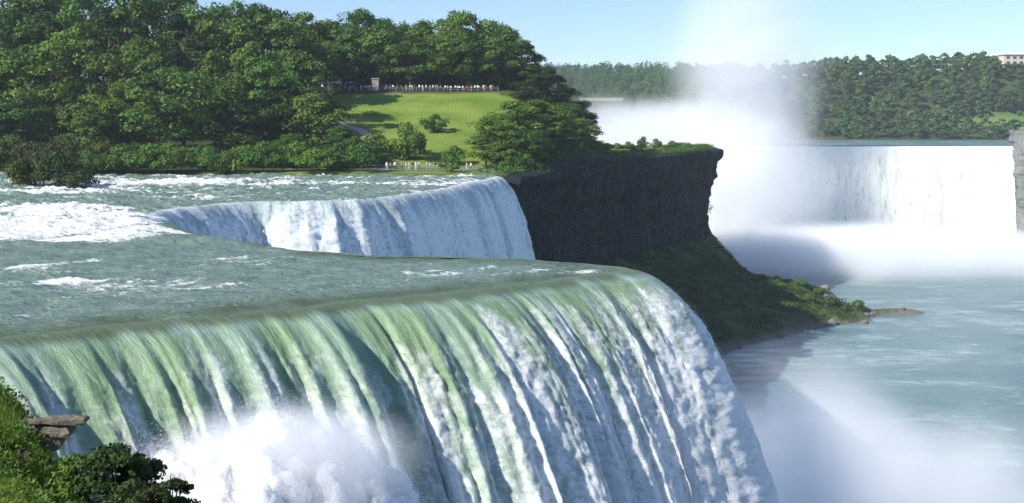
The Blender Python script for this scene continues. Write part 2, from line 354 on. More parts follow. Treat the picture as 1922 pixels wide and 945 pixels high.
# rock wall behind the curtain
rows = 26; P = crest[::10]; n = nrm[::10]; zz = np.linspace(-.6, -52, rows)
S2, Zz = np.meshgrid(cs[::10], zz, indexing='ij')
off = -1.6+1.0*fbm(S2*.2, Zz*.35, o=4, seed=51)+.04*(-Zz)
V = np.stack([P[:, None, 0]+n[:, None, 0]*off, P[:, None, 1]+n[:, None, 1]*off, Zz], -1)
o = ob('cliff', np_mesh('cliff', V.reshape(-1, 3), grid_faces(len(P), rows), M['cliff']))
tag(o, 'rock face hidden behind the falling water', kind='structure')

# ------------------------------------------------------------------ goat island ground, cliff, talus
cliff_pts = [(-2.6, 229.5), (3, 243), (10, 262), (17, 285), (25, 318), (31, 340), (36, 352), (44, 366), (57, 385), (68, 405), (74.5, 418), (76, 428), (70, 440), (55, 460), (20, 486), (-40, 515), (-120, 550), (-330, 600)]
cl, cls = spline(cliff_pts, .8)
ctan = np.gradient(cl, axis=0); ctan /= np.linalg.norm(ctan, axis=1)[:, None]; cn = smooth_dir(np.stack([ctan[:, 1], -ctan[:, 0]], 1), 9)
def zg(X, Y):
    X = np.asarray(X, float); Y = np.asarray(Y, float)
    right = 1-sstep(-2, 30, X-(Y-330)*.08)
    hill = 20.3*np.clip(sstep(246, 338, Y)*.25+.75*np.clip((Y-254)/78, 0, 1), 0, 1)*right
    shore = sstep(222, 236, Y+.05*X)
    z = -2.2 + 2.9*shore + hill + .5*sstep(-5, 15, X)*sstep(240, 260, Y)
    z = z + .35*fbm(X*.06, Y*.06, o=3, seed=61)*sstep(250, 275, Y)
    z = z + 1.6*sstep(350, 430, Y)*(1-right)
    return z
def zg1(x, y): return float(zg(np.array([x]), np.array([y]))[0])
def hit(px, py, y0=236.0, y1=420.0):
    """point of the island ground that a photo pixel shows"""
    Y = np.arange(y0, y1, .25); X = (px-CX)/F*Y; ray = H-(py-HZ)*Y/F; k = np.argmax(zg(X, Y) >= ray)
    return float(X[k]), float(Y[k]), float(zg(X[k:k+1], Y[k:k+1])[0])
gx = np.arange(-330, 84, 1.0); gy = np.arange(216, 602, 1.0); GX, GY = np.meshgrid(gx, gy, indexing='ij')
Dc, _ = poly_dist(GX, GY, cl[::4]); inside = (Dc < 1.2) | ((GY < 229) & (GX < -4))
inside &= ~((GX > -3.5) & (GY < 229.5))
GZ = zg(GX, GY); GZ = np.where(Dc > -.9, GZ-.2*(Dc+.9), GZ)
# mown lawn between the trees; bare soil of the wood elsewhere
lp = [hit(600, 178), hit(640, 215), hit(660, 262), hit(690, 285), hit(760, 314), hit(935, 316), hit(975, 250), hit(985, 182), hit(800, 176)]; print('LP', lp)
lpoly = np.array([(a, b) for a, b, c in lp]+[lp[0][:2]])
def in_poly(X, Y, P):
    c = np.zeros(X.shape, bool)
    for (x1, y1), (x2, y2) in zip(P[:-1], P[1:]): c ^= ((y1 > Y) != (y2 > Y)) & (X < (x2-x1)*(Y-y1)/(y2-y1+1e-12)+x1)
    return c
dl, _ = poly_dist(GX, GY, lpoly); ins = in_poly(GX, GY, lpoly); dl = np.where(ins, np.abs(dl), -np.abs(dl))
lawn = sstep(-2, 2, dl+1.2*fbm(GX*.2, GY*.2, o=2, seed=63)); lawn = np.maximum(lawn, sstep(330, 350, GY+GX*.2)*sstep(24, 34, GX)*.8)
lawn = np.maximum(lawn, sstep(230, 238, GY)*(1-sstep(246, 254, GY))*sstep(-70, -40, GX)*(1-sstep(-5, 3, GX)))
dry = np.clip(sstep(6, 0, dl)*sstep(-2, 1, dl)*(.4+.5*fbm(GX*.15, GY*.15, o=3, seed=64)), 0, 1)
dry = np.maximum(dry, np.clip(.55*np.exp(-((GX+38)/5)**2-((GY-282+.5*(GX+38))/9)**2)+.45*np.exp(-((GY-291)/2.5)**2)*sstep(-20, -8, GX), 0, 1))
V = np.stack([GX, GY, GZ], -1).reshape(-1, 3); Fc = grid_faces(*GX.shape, mask=inside)
V, Fc, l_, d_ = compact(V, Fc, lawn.ravel(), dry.ravel())
o = ob('island_ground', np_mesh('island_ground', V, Fc[:, ::-1], M['lawn'], {'lawn': l_, 'dry': d_}))
tag(o, 'mown green hillside lawn and wooded ground of the island', kind='structure')
# cliff: ledges and gullies, down to the head of the talus
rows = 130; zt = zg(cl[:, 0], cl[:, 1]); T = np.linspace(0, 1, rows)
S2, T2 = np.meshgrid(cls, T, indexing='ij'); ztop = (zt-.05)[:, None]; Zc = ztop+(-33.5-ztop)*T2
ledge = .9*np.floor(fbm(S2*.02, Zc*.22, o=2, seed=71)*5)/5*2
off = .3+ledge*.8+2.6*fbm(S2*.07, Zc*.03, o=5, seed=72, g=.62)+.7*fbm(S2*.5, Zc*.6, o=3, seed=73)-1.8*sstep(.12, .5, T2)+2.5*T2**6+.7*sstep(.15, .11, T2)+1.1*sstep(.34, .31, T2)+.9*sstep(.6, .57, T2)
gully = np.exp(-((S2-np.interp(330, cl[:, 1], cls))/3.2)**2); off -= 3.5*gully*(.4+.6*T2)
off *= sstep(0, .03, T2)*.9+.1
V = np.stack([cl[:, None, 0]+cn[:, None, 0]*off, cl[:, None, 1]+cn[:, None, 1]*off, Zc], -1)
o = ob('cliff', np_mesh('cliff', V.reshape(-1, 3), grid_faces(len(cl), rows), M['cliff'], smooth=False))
tag(o, 'tall dark shaded cliff of the island between the waterfalls', kind='structure')
shore_pts = [(-14, 150), (4, 175), (18, 205), (30, 236), (44, 268), (60, 300), (80, 322), (98, 338), (112, 346), (116, 355), (124, 361), (135, 365), (133, 368), (120, 370), (112, 378), (106, 390), (98, 405), (93, 425), (86, 448), (62, 480), (20, 508), (-50, 535)]
sh, _ = spline(shore_pts, 1.0)
tx = np.arange(-40, 142, .6); ty = np.arange(140, 545, .6); TX, TY = np.meshgrid(tx, ty, indexing='ij')
Dc2, _ = poly_dist(TX, TY, np.vstack([[(-60, 150)], cl[::5]])); Ds, _ = poly_dist(TX, TY, sh[::3])
ds = -Ds; r = np.clip(Dc2, 0, None)/(np.clip(Dc2, 0, None)+np.clip(ds, 0.01, None))
TZ = -30.5-20.5*r**.9 - np.clip(-ds, 0, 6)*.5 + sstep(0, 5, ds)*(1.2*fbm(TX*.1, TY*.1, o=5, seed=81, g=.6)+.5*fbm(TX*.5, TY*.5, o=3, seed=82))
TZ += 5.2*np.exp(-((TX-108)/5.5)**2-((TY-384)/5)**2) + 3.4*np.exp(-((TX-98)/7)**2-((TY-383)/7)**2)*1.0 + 2.2*np.exp(-((TX-86)/6)**2-((TY-374)/7)**2)
TZ += 1.3*np.exp(-((TX-127)/9)**2-((TY-365.5)/2.2)**2)+.3*fbm(TX*.7, TY*.7, o=2, seed=83)*sstep(0, 2, ds)
m_ = (ds > -4) & (Dc2 > -6)
V = np.stack([TX, TY, TZ], -1).reshape(-1, 3); Fc = grid_faces(*TX.shape, mask=m_); V, Fc, sf = compact(V, Fc, (1-sstep(1, 6, ds+1.5*fbm(TX*.2, TY*.2, seed=84))).ravel())
o = ob('talus_slope', np_mesh('talus', V, Fc[:, ::-1], M['talus'], {'shore': sf}))
tag(o, 'dark green rubble slope below the cliff running out to a low point in the river', kind='structure')
tz_grid = TZ
def talz(x, y):
    i = int(round((x+40)/.6)); j = int(round((y-140)/.6)); return float(TZ[i, j])

# lower river, gorge bed
lx = np.arange(-80, 700, 3.0); ly = np.arange(20, 640, 3.0); LX, LY = np.meshgrid(lx, ly, indexing='ij')
LZ = -50.4+.35*fbm(LX*.05, LY*.08, o=4, seed=91)
o = ob('lower_river', np_mesh('lower_river', np.stack([LX, LY, LZ], -1).reshape(-1, 3), grid_faces(*LX.shape)[:, ::-1], M['lower']))
tag(o, 'calm blue green lower river in the gorge', kind='structure')
B = 9000.0
V = np.array([(-B, -B, -60), (B, -B, -60), (B, B, -60), (-B, B, -60)]); o = ob('ground', np_mesh('ground', V, np.array([[0, 1, 2, 3]]), M['far_ground'], {'lawn': [0]*4}))
tag(o, 'bed of the gorge reaching to the horizon', kind='structure')

# ------------------------------------------------------------------ horseshoe fall, far river, far bank
hs = [(249, 556), (225, 559), (190, 560), (150, 562), (122, 568), (100, 585), (86, 615), (82, 660), (70, 705), (45, 735), (18, 735), (0, 700), (-20, 690), (-40, 700)]
hc, hcs = spline(hs, .5); htan = np.gradient(hc, axis=0); htan /= np.linalg.norm(htan, axis=1)[:, None]; hn = smooth_dir(np.stack([-htan[:, 1], htan[:, 0]], 1), 21)
RZ = .7
rows = 110; T = np.linspace(0, 1, rows); S2, T2 = np.meshgrid(hcs, T, indexing='ij')
drop = T2**1.5*51; out = .9*np.sqrt(drop)+.6*fbm(S2*.12, drop*.02, o=4, seed=101)*sstep(0, .2, T2)+.12*fbm(S2*.6, drop*.04, o=3, seed=102)*sstep(0, .1, T2)
V = np.stack([hc[:, None, 0]+hn[:, None, 0]*(out-.3), hc[:, None, 1]+hn[:, None, 1]*(out-.3), RZ+.02-drop], -1)
fo = np.clip(1.0+.5*sstep(0, 4, drop)+.3*fbm(S2*.25, drop*.01, o=4, seed=103)+.1*fbm(S2*1.2, drop*.1, o=2, seed=104), 0, 1)
o = ob('waterfall', np_mesh('far_fall', V.reshape(-1, 3), grid_faces(len(hc), rows)[:, ::-1], fall_mat('far_falling_water', (.3, .42, .34), (.5, .62, .52), (.84, .84, .8), .16, .35, .5), {'foam': fo, 'thin': 1-sstep(0, 8, drop)}, np.stack([S2, drop*.5], -1).reshape(-1, 2)))
tag(o, 'bright white waterfall in the distance beyond the mist on the right', 'waterfall')
bm = bmesh.new()
loop = [bm.verts.new((x, y, RZ)) for x, y in hc[::4]]+[bm.verts.new(c) for c in ((-600, 700, RZ), (-600, 1400, RZ), (900, 1400, RZ), (900, 556, RZ), (250, 556, RZ))]
bm.faces.new(loop); bmesh.ops.triangulate(bm, faces=bm.faces[:]); bmesh.ops.recalc_face_normals(bm, faces=bm.faces[:])
me = bpy.data.meshes.new('far_river'); bm.to_mesh(me); me.materials.append(M['far_river'])
if me.polygons[0].normal.z < 0: me.flip_normals()
tag(ob('far_river', me), 'strip of upper river behind the brink of the distant waterfall', kind='structure')

def zf(X, Y):
    X = np.asarray(X, float); Y = np.asarray(Y, float)
    sc_ = 1-sstep(60, 260, X)                             # the bank recedes and fades towards the left
    y0 = 838+sc_*430; y1 = y0+125+sc_*60
    top = 50+8*sstep(200, 420, X)+26*sc_
    z = -3+4.5*sstep(y0-12, y0, Y)+top*sstep(y0+2, y1, Y)+3*fbm(X*.012, Y*.012, o=3, seed=111)*sstep(y0, y1, Y)
    z = z-sstep(0, 1, (X-355)/20)*(sstep(y0, y0+30, Y)-sstep(y0+35, y0+70, Y))*2
    return z
fx = np.r_[np.arange(-700, 700, 8.0)]; fy = np.r_[np.arange(800, 1600, 6.0), np.arange(1600, 5200, 120.0)]
FX, FY = np.meshgrid(fx, fy, indexing='ij'); FZ = zf(FX, FY)
clear = np.exp(-((FX-378)/38)**4-((FY-875)/16)**2)
o = ob('far_bank', np_mesh('far_bank', np.stack([FX, FY, FZ], -1).reshape(-1, 3), grid_faces(*FX.shape)[:, ::-1], M['far_ground'], {'lawn': np.clip(clear, 0, 1)}))
tag(o, 'wooded bank rising beyond the far river', kind='structure')
# grey rock buttress at the right end of the far fall
V = []; zz = np.linspace(18, -54, 60); pth = np.array([(330, 470), (290, 500), (262, 528), (251, 545), (249.5, 556), (256, 570), (290, 590)]); pp, ps = spline(pth, 1.2)
S2, Z2 = np.meshgrid(ps, zz, indexing='ij'); pt = np.gradient(pp, axis=0); pt /= np.linalg.norm(pt, axis=1)[:, None]; pn = np.stack([-pt[:, 1], pt[:, 0]], 1)
off = 1.3*fbm(S2*.1, Z2*.1, o=5, seed=121)+.8*fbm(S2*.1, Z2*.5, seed=122)-.02*(Z2-18)
Z3 = Z2.copy(); Z3[:, 0] = 7; Z3 = np.minimum(Z3, 8.5+fbm(S2*.05, 0*S2, seed=123)*1.5)
V = np.stack([pp[:, None, 0]+pn[:, None, 0]*off, pp[:, None, 1]+pn[:, None, 1]*off, Z3], -1)
cap = V[:, :1].copy(); cap[:, 0, 0] += 140; cap[:, 0, 2] += 3; V = np.concatenate([cap, V], 1)
o = ob('rock_buttress', np_mesh('buttress', V.reshape(-1, 3), grid_faces(len(pp), 61), M['far_rock'], smooth=False))
tag(o, 'grey rock cliff at the right end of the distant waterfall', kind='structure')

# ------------------------------------------------------------------ trees
def leaves(C, nrm_, size, rg, jit=.6):
    """quads of leaf clumps: centres C, facing roughly nrm_"""
    n = len(C); d = nrm_+rg.normal(0, jit, (n, 3)); d /= np.linalg.norm(d, axis=1)[:, None]
    a = np.cross(d, rg.normal(0, 1, (n, 3))); a /= np.linalg.norm(a, axis=1)[:, None]; b = np.cross(d, a)
    s = (size*rg.uniform(.6, 1.4, n))[:, None]; a = a*s; b = b*s*rg.uniform(.5, .9, n)[:, None]
    V = np.stack([C-a*.5, C-b*.5+a*.05, C+a*.5, C+b*.5-a*.05], 1).reshape(-1, 3)
    return V, np.arange(4*n).reshape(n, 4)
def crown_mesh(name, seed, hh, rr, base, n_cl, n_leaf, size, mater, shape='round', cr=.3):
    rg = np.random.default_rng(seed); C = []; Nn = []; tone = []
    for c in range(n_cl):
        while True:
            q = rg.uniform(-1, 1, 3); 
            if q@q < 1: break
        q = q/np.linalg.norm(q)*(np.linalg.norm(q)**.45)
        t = (q[2]+1)/2
        if shape == 'cone': rad = (1-t)*.95+.12
        elif shape == 'oval': rad = math.sin(math.pi*(.12+.82*t))**.7
        else: rad = 1.0
        lob = 1+.22*math.sin(3*math.atan2(q[1], q[0])+seed)+.12*rg.normal()
        k = np.array([q[0]*rr*rad*lob*.82, q[1]*rr*rad*lob*.82, base+(hh-base)*(.06+.86*t)])
        R0 = rr*cr*rg.uniform(.7, 1.35); m = int(n_leaf/n_cl)
        d = rg.normal(0, 1, (m, 3)); d /= np.linalg.norm(d, axis=1)[:, None]; d[:, 2] = np.where(d[:, 2] < -.35, -d[:, 2], d[:, 2])
        rad_ = R0*rg.uniform(.25, 1.0, m)**.4*(1+.25*rg.normal(0, 1, m)*.6)
        C.append(k+d*rad_[:, None]*np.array([1, 1, .72])); up = d.copy(); up[:, 2] += .35; Nn.append(up)
        tone.append(np.clip(rg.normal(.5, .2)+rg.normal(0, .16, m), 0, 1))
    C = np.vstack(C); Nn = np.vstack(Nn); tone = np.concatenate(tone)
    V, Fq = leaves(C, Nn/np.linalg.norm(Nn, axis=1)[:, None], size, rg, .45)
    return np_mesh(name, V, Fq, mater, {'tone': np.repeat(tone, 4)}, smooth=False)
def tube(path, rad, seg=7):
    path = np.asarray(path, float); V = []; n = len(path)
    for i, p_ in enumerate(path):
        t = path[min(i+1, n-1)]-path[max(i-1, 0)]; t /= np.linalg.norm(t)
        a = np.cross(t, (0.3, 1, 0.1)); a /= np.linalg.norm(a); b = np.cross(t, a)
        for k in range(seg): V.append(p_+rad[i]*(math.cos(2*math.pi*k/seg)*a+math.sin(2*math.pi*k/seg)*b))
    Fq = [(i*seg+k, i*seg+(k+1) % seg, (i+1)*seg+(k+1) % seg, (i+1)*seg+k) for i in range(n-1) for k in range(seg)]
    return np.array(V), np.array(Fq)
def merge(parts):
    V = []; Fq = []; c = 0
    for v, f in parts: V.append(v); Fq.append(f+c); c += len(v)
    return np.vstack(V), np.vstack(Fq)
def trunk_mesh(name, seed, hh, rr, mater=None):
    rg = np.random.default_rng(seed); top = hh*.8
    path = [(0.02*hh*rg.normal()*t, .02*hh*rg.normal()*t, -.4+t*(top+.4)) for t in np.linspace(0, 1, 6)]
    parts = [tube(path, np.linspace(hh*.02+.05, .05, 6))]
    for k in range(7):
        t = rg.uniform(.3, .8); p0 = np.array([0, 0, top*t]); a = rg.uniform(0, 6.28); L = rr*rg.uniform(.5, .85)
        p1 = p0+(math.cos(a)*L*.55, math.sin(a)*L*.55, L*.3); p2 = p0+(math.cos(a)*L, math.sin(a)*L, L*.75)
        parts.append(tube([p0, p1, p2], [hh*.009, hh*.006, .03], 5))
    return np_mesh(name, *merge(parts), mater or M['bark'])
def tree_proto(seed, hh, rr, base, ncl, nl, size, mater, shape):
    return (crown_mesh('crown', seed, hh, rr, base, ncl, nl, size, mater, shape), trunk_mesh('trunk', seed+500, hh, rr), hh, rr)
PR = [tree_proto(1, 20, 7.5, 3, 42, 7200, .62, M['leaf'], 'round'), tree_proto(2, 20, 7.0, 2.5, 46, 7200, .6, M['leaf'], 'oval'),
      tree_proto(3, 20, 8.5, 3.5, 44, 7200, .62, M['leaf'], 'round'), tree_proto(4, 20, 6.0, 2, 40, 6600, .58, M['leaf'], 'oval'),
      tree_proto(5, 20, 7.0, 2, 36, 6600, .6, M['leaf_dark'], 'oval'), tree_proto(6, 20, 7.5, 1.5, 48, 7200, .56, M['leaf_bright'], 'round')]
PF = [tree_proto(20+k, 16, 6.2, -1.5, 24, 1500, 1.15, M['leaf_far'], ('round', 'oval', 'round', 'oval')[k]) for k in range(4)]
BU = [(crown_mesh('foliage', 40+k, 4, 3.8, .1, 26, 3000, .36, (M['leaf_bright'], M['leaf'], M['leaf_olive'])[k], 'round', .34), trunk_mesh('stem', 540+k, 3, 2.5), 4, 3.8) for k in range(3)]
def place(proto, name, x, y, z, height, width, names=('crown', 'trunk'), rz=None):
    cm, tm, hh, rr = proto
    e = empty(name, (x, y, z), random.uniform(0, 6.28) if rz is None else rz)
    s = width/(2*rr); e.scale = (s, s*random.uniform(.92, 1.08), height/hh)
    ob(names[0], cm, e); ob(names[1], tm, e); return e
ORD = ['zeroth', 'first', 'second', 'third', 'fourth', 'fifth', 'sixth', 'seventh', 'eighth', 'ninth', 'tenth', 'eleventh', 'twelfth', 'thirteenth', 'fourteenth', 'fifteenth', 'sixteenth', 'seventeenth', 'eighteenth', 'nineteenth']
def ordw(n):
    if n < 20: return ORD[n]
    t = ['', '', 'twenty', 'thirty', 'forty', 'fifty'][n//10]
    return {'twenty': 'twentieth', 'thirty': 'thirtieth', 'forty': 'fortieth', 'fifty': 'fiftieth'}[t] if n % 10 == 0 else t+'-'+ORD[n % 10]
def label_row(items, fmt, cat, group):
    """items: (px, empty, word) sorted left to right, so each label names one of them"""
    items.sort(key=lambda q: q[0])
    for k, (px, e, wd) in enumerate(items): tag(e, fmt.format(o=ordw(k+1), w=wd), cat, group)
def ttree(px, top, Y, wpx, kind, drop_=0):
    x = (px-CX)/F*Y; z = zg1(x, Y)-drop_; zt = H+(HZ-top)*Y/F
    return (px, place(PR[kind], 'tree', x, Y, z, zt-z, wpx*Y/F), ('broad', 'oval', 'wide', 'slender', 'dark', 'bright green')[kind])
# key trees read off the photograph: (x, top y, distance, crown width, kind)
front = [(-40, 175, 256, 150, 1), (45, 180, 258, 140, 0), (110, 150, 262, 120, 3), (170, 195, 254, 110, 1), (228, 150, 262, 120, 3), (345, 118, 256, 215, 2), (440, 190, 255, 130, 4), (505, 165, 262, 110, 4), (585, 168, 262, 120, 1), (640, 232, 254, 80, 1), (620, 262, 249, 90, 0), (545, 250, 251, 90, 3)]
label_row([ttree(*a) for a in front], '{w} tree at the foot of the wooded bank, {o} from the left', 'tree', 'trees at the foot of the bank')
mid = [(-60, 60, 280, 160, 0), (20, 85, 276, 140, 1), (100, 70, 282, 150, 5), (150, 40, 290, 130, 0), (205, 95, 276, 130, 3), (262, 60, 284, 120, 1), (300, 95, 278, 120, 0), (370, 60, 290, 140, 4), (430, 85, 280, 150, 2), (500, 100, 276, 130, 0), (555, 85, 290, 120, 1), (610, 130, 282, 90, 4)]
label_row([ttree(*a) for a in mid], '{w} tree halfway up the wooded bank, {o} from the left', 'tree', 'trees halfway up the bank')
back = [(-40, -60, 318, 170, 2), (40, -40, 312, 170, 0), (120, -50, 325, 150, 1), (175, -70, 312, 150, 2), (250, -35, 308, 140, 0), (315, -45, 322, 150, 1), (370, 2, 312, 140, 3), (425, -8, 330, 150, 2), (485, 2, 318, 150, 5), (520, 18, 306, 130, 0), (465, 30, 302, 130, 1), (395, 35, 300, 120, 0), (555, 30, 312, 130, 2), (330, 20, 300, 120, 4), (205, 10, 300, 130, 4), (80, 10, 300, 140, 1), (10, 5, 298, 120, 5)]
label_row([ttree(*a) for a in back], 'tall {w} tree high on the bank, {o} from the left', 'tree', 'tall trees high on the bank')
top_ = [(575, 22, 345, 120, 0), (620, 30, 350, 120, 1), (600, 70, 336, 100, 5), (650, 62, 340, 90, 0), (682, 12, 350, 110, 5), (715, 48, 342, 95, 1), (745, 28, 356, 90, 2), (770, 66, 338, 90, 0), (795, 30, 352, 90, 1), (825, 55, 342, 90, 2), (862, 14, 352, 105, 5), (880, 60, 340, 90, 0), (915, 26, 356, 105, 2), (935, 68, 342, 90, 1), (958, 62, 348, 85, 0), (640, 95, 345, 90, 4), (730, 90, 350, 90, 4), (840, 92, 352, 100, 4), (925, 92, 352, 90, 4)]
label_row([ttree(*a) for a in top_], '{w} tree behind the hilltop railing, {o} from the left', 'tree', 'trees behind the hilltop railing')
right = [(985, 74, 352, 75, 4), (1000, 120, 338, 80, 4), (1012, 100, 350, 70, 4), (1030, 145, 340, 80, 4), (1048, 140, 352, 70, 4), (1060, 190, 336, 90, 1), (1075, 165, 352, 70, 4), (1090, 190, 344, 70, 4), (1108, 212, 346, 48, 4), (985, 165, 325, 90, 4), (1020, 195, 318, 100, 1), (1085, 235, 338, 70, 4)]
label_row([ttree(*a) for a in right], '{w} tree on the slope falling to the cliff top, {o} from the left', 'tree', 'trees on the slope above the cliff')
big = [(912, 245, 254, 80, 0), (950, 228, 258, 100, 0), (1005, 255, 268, 90, 5), (925, 215, 262, 90, 5), (965, 190, 270, 120, 0), (1010, 185, 284, 120, 5), (1050, 205, 296, 120, 1), (1085, 222, 318, 85, 1), (985, 240, 256, 110, 2), (1040, 250, 282, 110, 0), (1090, 262, 326, 70, 4), (935, 265, 250, 80, 1)]
label_row([ttree(*a) for a in big], '{w} bushy tree at the lawn\'s cliff edge, {o} from the left', 'tree', 'bushy trees at the cliff edge')
# fill behind, so the wood has depth
fill = []
for k in range(34):
    px = random.uniform(-120, 960); Y = random.uniform(365, 420); fill.append(ttree(px, random.uniform(30, 60) if px > 540 else random.uniform(10, 40), Y, 100, random.choice([0, 1, 2, 4])))
label_row(fill, '{w} tree deep in the wood\'s back rows, {o} from left', 'tree', 'trees deep in the island wood')
# shrubs
def shrub(px, base, wpx, hpx, kind, name='shrub', Y=None):
    if Y is None: x, Yh, z = hit(px, base)
    else: Yh = Y; x = (px-CX)/F*Y; z = zg1(x, Y)
    return (px, place(BU[kind], name, x, Yh, z-.15, hpx*Yh/F*1.1, wpx*Yh/F, ('foliage', 'stem')), ('bright green', 'mid green', 'olive')[kind])
row = []
for k, px in enumerate(range(165, 690, 30)): row.append(shrub(px+random.uniform(-8, 8), 0, random.uniform(62, 88), random.uniform(34, 48), random.choice([0, 0, 1]), Y=random.uniform(236, 242)))
for k, px in enumerate(range(-20, 200, 36)): row.append(shrub(px, 0, 80, random.uniform(44, 60), random.choice([1, 2]), Y=random.uniform(240, 245)))
label_row(row, '{w} shrub on the wooded river shore, {o} from left', 'shrub', 'shrubs along the river shore')
for k, (px, base, wpx, hpx, kd, lab) in enumerate([(818, 249, 46, 30, 1, 'small round dark shrub alone in the middle of the lawn'), (765, 300, 84, 60, 1, 'spreading bush at the lower edge of the lawn above the people'),
        (708, 300, 60, 42, 0, 'bright bush left of the spreading one below the lawn'), (852, 312, 46, 34, 1, 'dark bush at the lower right corner of the lawn'), (845, 338, 46, 26, 1, 'low shrub at the river edge just before the second waterfall'),
        (668, 302, 50, 34, 1, 'bush beside the lower path at its left end'), (600, 300, 120, 40, 1, 'wide bush in front of the dark trees left of the path')]):
    if k == 4: e = shrub(px, 0, wpx, hpx, kd, Y=236)[1]
    else: e = shrub(px, base, wpx, hpx, kd)[1]
    tag(e, lab, 'shrub')
it = []
for k in range(26):
    px = 585+k*15+random.uniform(-5, 5); Y = random.uniform(346, 372); xx = (px-CX)/F*Y
    it.append((px, place(BU[1], 'shrub', xx, Y, zg1(xx, Y)-.3, random.uniform(5, 8), random.uniform(7, 10), ('foliage', 'stem')), 'shaded'))
label_row(it, '{w} undergrowth bush under the hilltop trees, {o} from the left', 'shrub', 'undergrowth under the hilltop trees')
# the bush clump standing in the river
x, y = wpt(100, 352); it = []
for dx, dy, ww, hh_ in ((-3.5, 1, 7.5, 5.6), (1.0, 0, 8.5, 6.2), (4.6, -1.5, 7, 3.4), (-6, 2, 5, 4.5)):
    it.append((dx, place(BU[2], 'shrub', x+dx, y+dy, -.4, hh_, ww, ('foliage', 'stem')), 'olive'))
label_row(it, '{w} bush standing in the river rapids, {o} from the left', 'shrub', 'bushes standing in the rapids')
it = []
for px, Y, hp in ((1140, 390, 14), (1158, 400, 12), (1180, 402, 14), (1207, 412, 22), (1232, 414, 18), (1262, 416, 14), (1290, 418, 8), (1318, 420, 7), (1195, 385, 12), (1250, 400, 9)):
    xx = (px-CX)/F*Y; it.append((px, place(BU[1], 'shrub', xx, Y, zg1(xx, Y)-.3, hp*Y/F, 26*Y/F, ('foliage', 'stem')), 'low'))
label_row(it, '{w} shrub on the grassy cliff top near its point, {o} from the left', 'shrub', 'shrubs on the grassy cliff top')
it = []
for k in range(34):
    px = random.uniform(1330, 1600); xx = random.uniform(70, 116); yy = random.uniform(352, 396)
    i_, j_ = int((xx+40)/.6), int((yy-140)/.6)
    if ds[i_, j_] < 3 or Dc2[i_, j_] < 3: continue
    it.append(((xx/yy), place(BU[random.choice([0, 1, 0])], 'shrub', xx, yy, talz(xx, yy)-.3, random.uniform(1.2, 2.6), random.uniform(2.5, 5), ('foliage', 'stem')), 'small'))
label_row(it, '{w} shrub on the rubble slope below the cliff, {o} from the left', 'shrub', 'shrubs on the rubble slope')
rg = np.random.default_rng(21)
k = rg.integers(0, len(cl), 60000); k = k[(cl[k, 1] > 233) & (cl[k, 1] < 445)]; inl = rg.uniform(-1.2, 7, len(k))
X = cl[k, 0]-cn[k, 0]*inl+rg.normal(0, .4, len(k)); Y = cl[k, 1]-cn[k, 1]*inl+rg.normal(0, .4, len(k))
dn = fbm(X*.25, Y*.25, o=4, seed=161); kk = (dn > -.25) ; X, Y, dn, inl = X[kk], Y[kk], dn[kk], inl[kk]
C = np.stack([X, Y, zg(X, Y)+rg.uniform(-.5, 1.0, len(X))*(.5+np.clip(dn+.2, 0, 1)*1.4)-np.clip(.3-inl, 0, 1)*1.2], 1)
Nn = rg.normal(0, 1, C.shape); Nn[:, 2] = np.abs(Nn[:, 2])+.5; V, Fq = leaves(C, Nn/np.linalg.norm(Nn, axis=1)[:, None], .5, rg, .5)
tag(ob('scrub', np_mesh('scrub', V, Fq, M['leaf'], {'tone': np.repeat(np.clip(rg.normal(.55, .25, len(C)), 0, 1), 4)}, smooth=False)), 'low scrub and tall grass fringing the cliff top', 'scrub', kind='stuff')
# plants rooted on the ledges of the cliff
k = rg.integers(0, len(cl), 26000); k = k[(cl[k, 1] > 236) & (cl[k, 1] < 440)]; X = cl[k, 0]; Y = cl[k, 1]
lev = rg.choice([.02, .13, .33, .59, .95], len(k), p=[.34, .16, .18, .12, .2]); hang = rg.exponential(.035, len(k)); sarc = np.interp(Y, cl[:, 1], cls)
kk = fbm(sarc*.09, lev*9, o=4, seed=164, g=.6) > .08-.2*(lev < .1); k, X, Y, lev, hang = k[kk], X[kk], Y[kk], lev[kk], hang[kk]
o_ = .7+rg.uniform(0, 1.2, len(k))-2.6*lev
C = np.stack([X+cn[k, 0]*o_, Y+cn[k, 1]*o_, .6-34*(lev+hang)], 1); Nn = np.stack([cn[k, 0], cn[k, 1], .7+0*X], 1)+rg.normal(0, .5, C.shape)
V, Fq = leaves(C, Nn/np.linalg.norm(Nn, axis=1)[:, None], .6, rg, .4)
tag(ob('scrub', np_mesh('scrub', V, Fq, M['leaf_dark'], {'tone': np.repeat(np.clip(rg.normal(.4, .25, len(C)), 0, 1), 4)}, smooth=False)), 'dark plants hanging from the ledges of the shaded cliff', 'scrub', kind='stuff')
ii = rg.integers(0, TX.size, 260000); ii = ii[(ds.ravel()[ii] > 5) & (Dc2.ravel()[ii] > .5)]; X = TX.ravel()[ii]; Y = TY.ravel()[ii]
dn = fbm(X*.14, Y*.14, o=5, seed=162, g=.65); kk = dn > .0; ii, X, Y, dn = ii[kk], X[kk], Y[kk], dn[kk]
C = np.stack([X+rg.normal(0, .3, len(X)), Y+rg.normal(0, .3, len(X)), TZ.ravel()[ii]+rg.uniform(-.1, 1.0, len(X))*(.4+2.6*dn)], 1)
Nn = rg.normal(0, 1, C.shape); Nn[:, 2] = np.abs(Nn[:, 2])+.4; V, Fq = leaves(C, Nn/np.linalg.norm(Nn, axis=1)[:, None], .62, rg, .5)
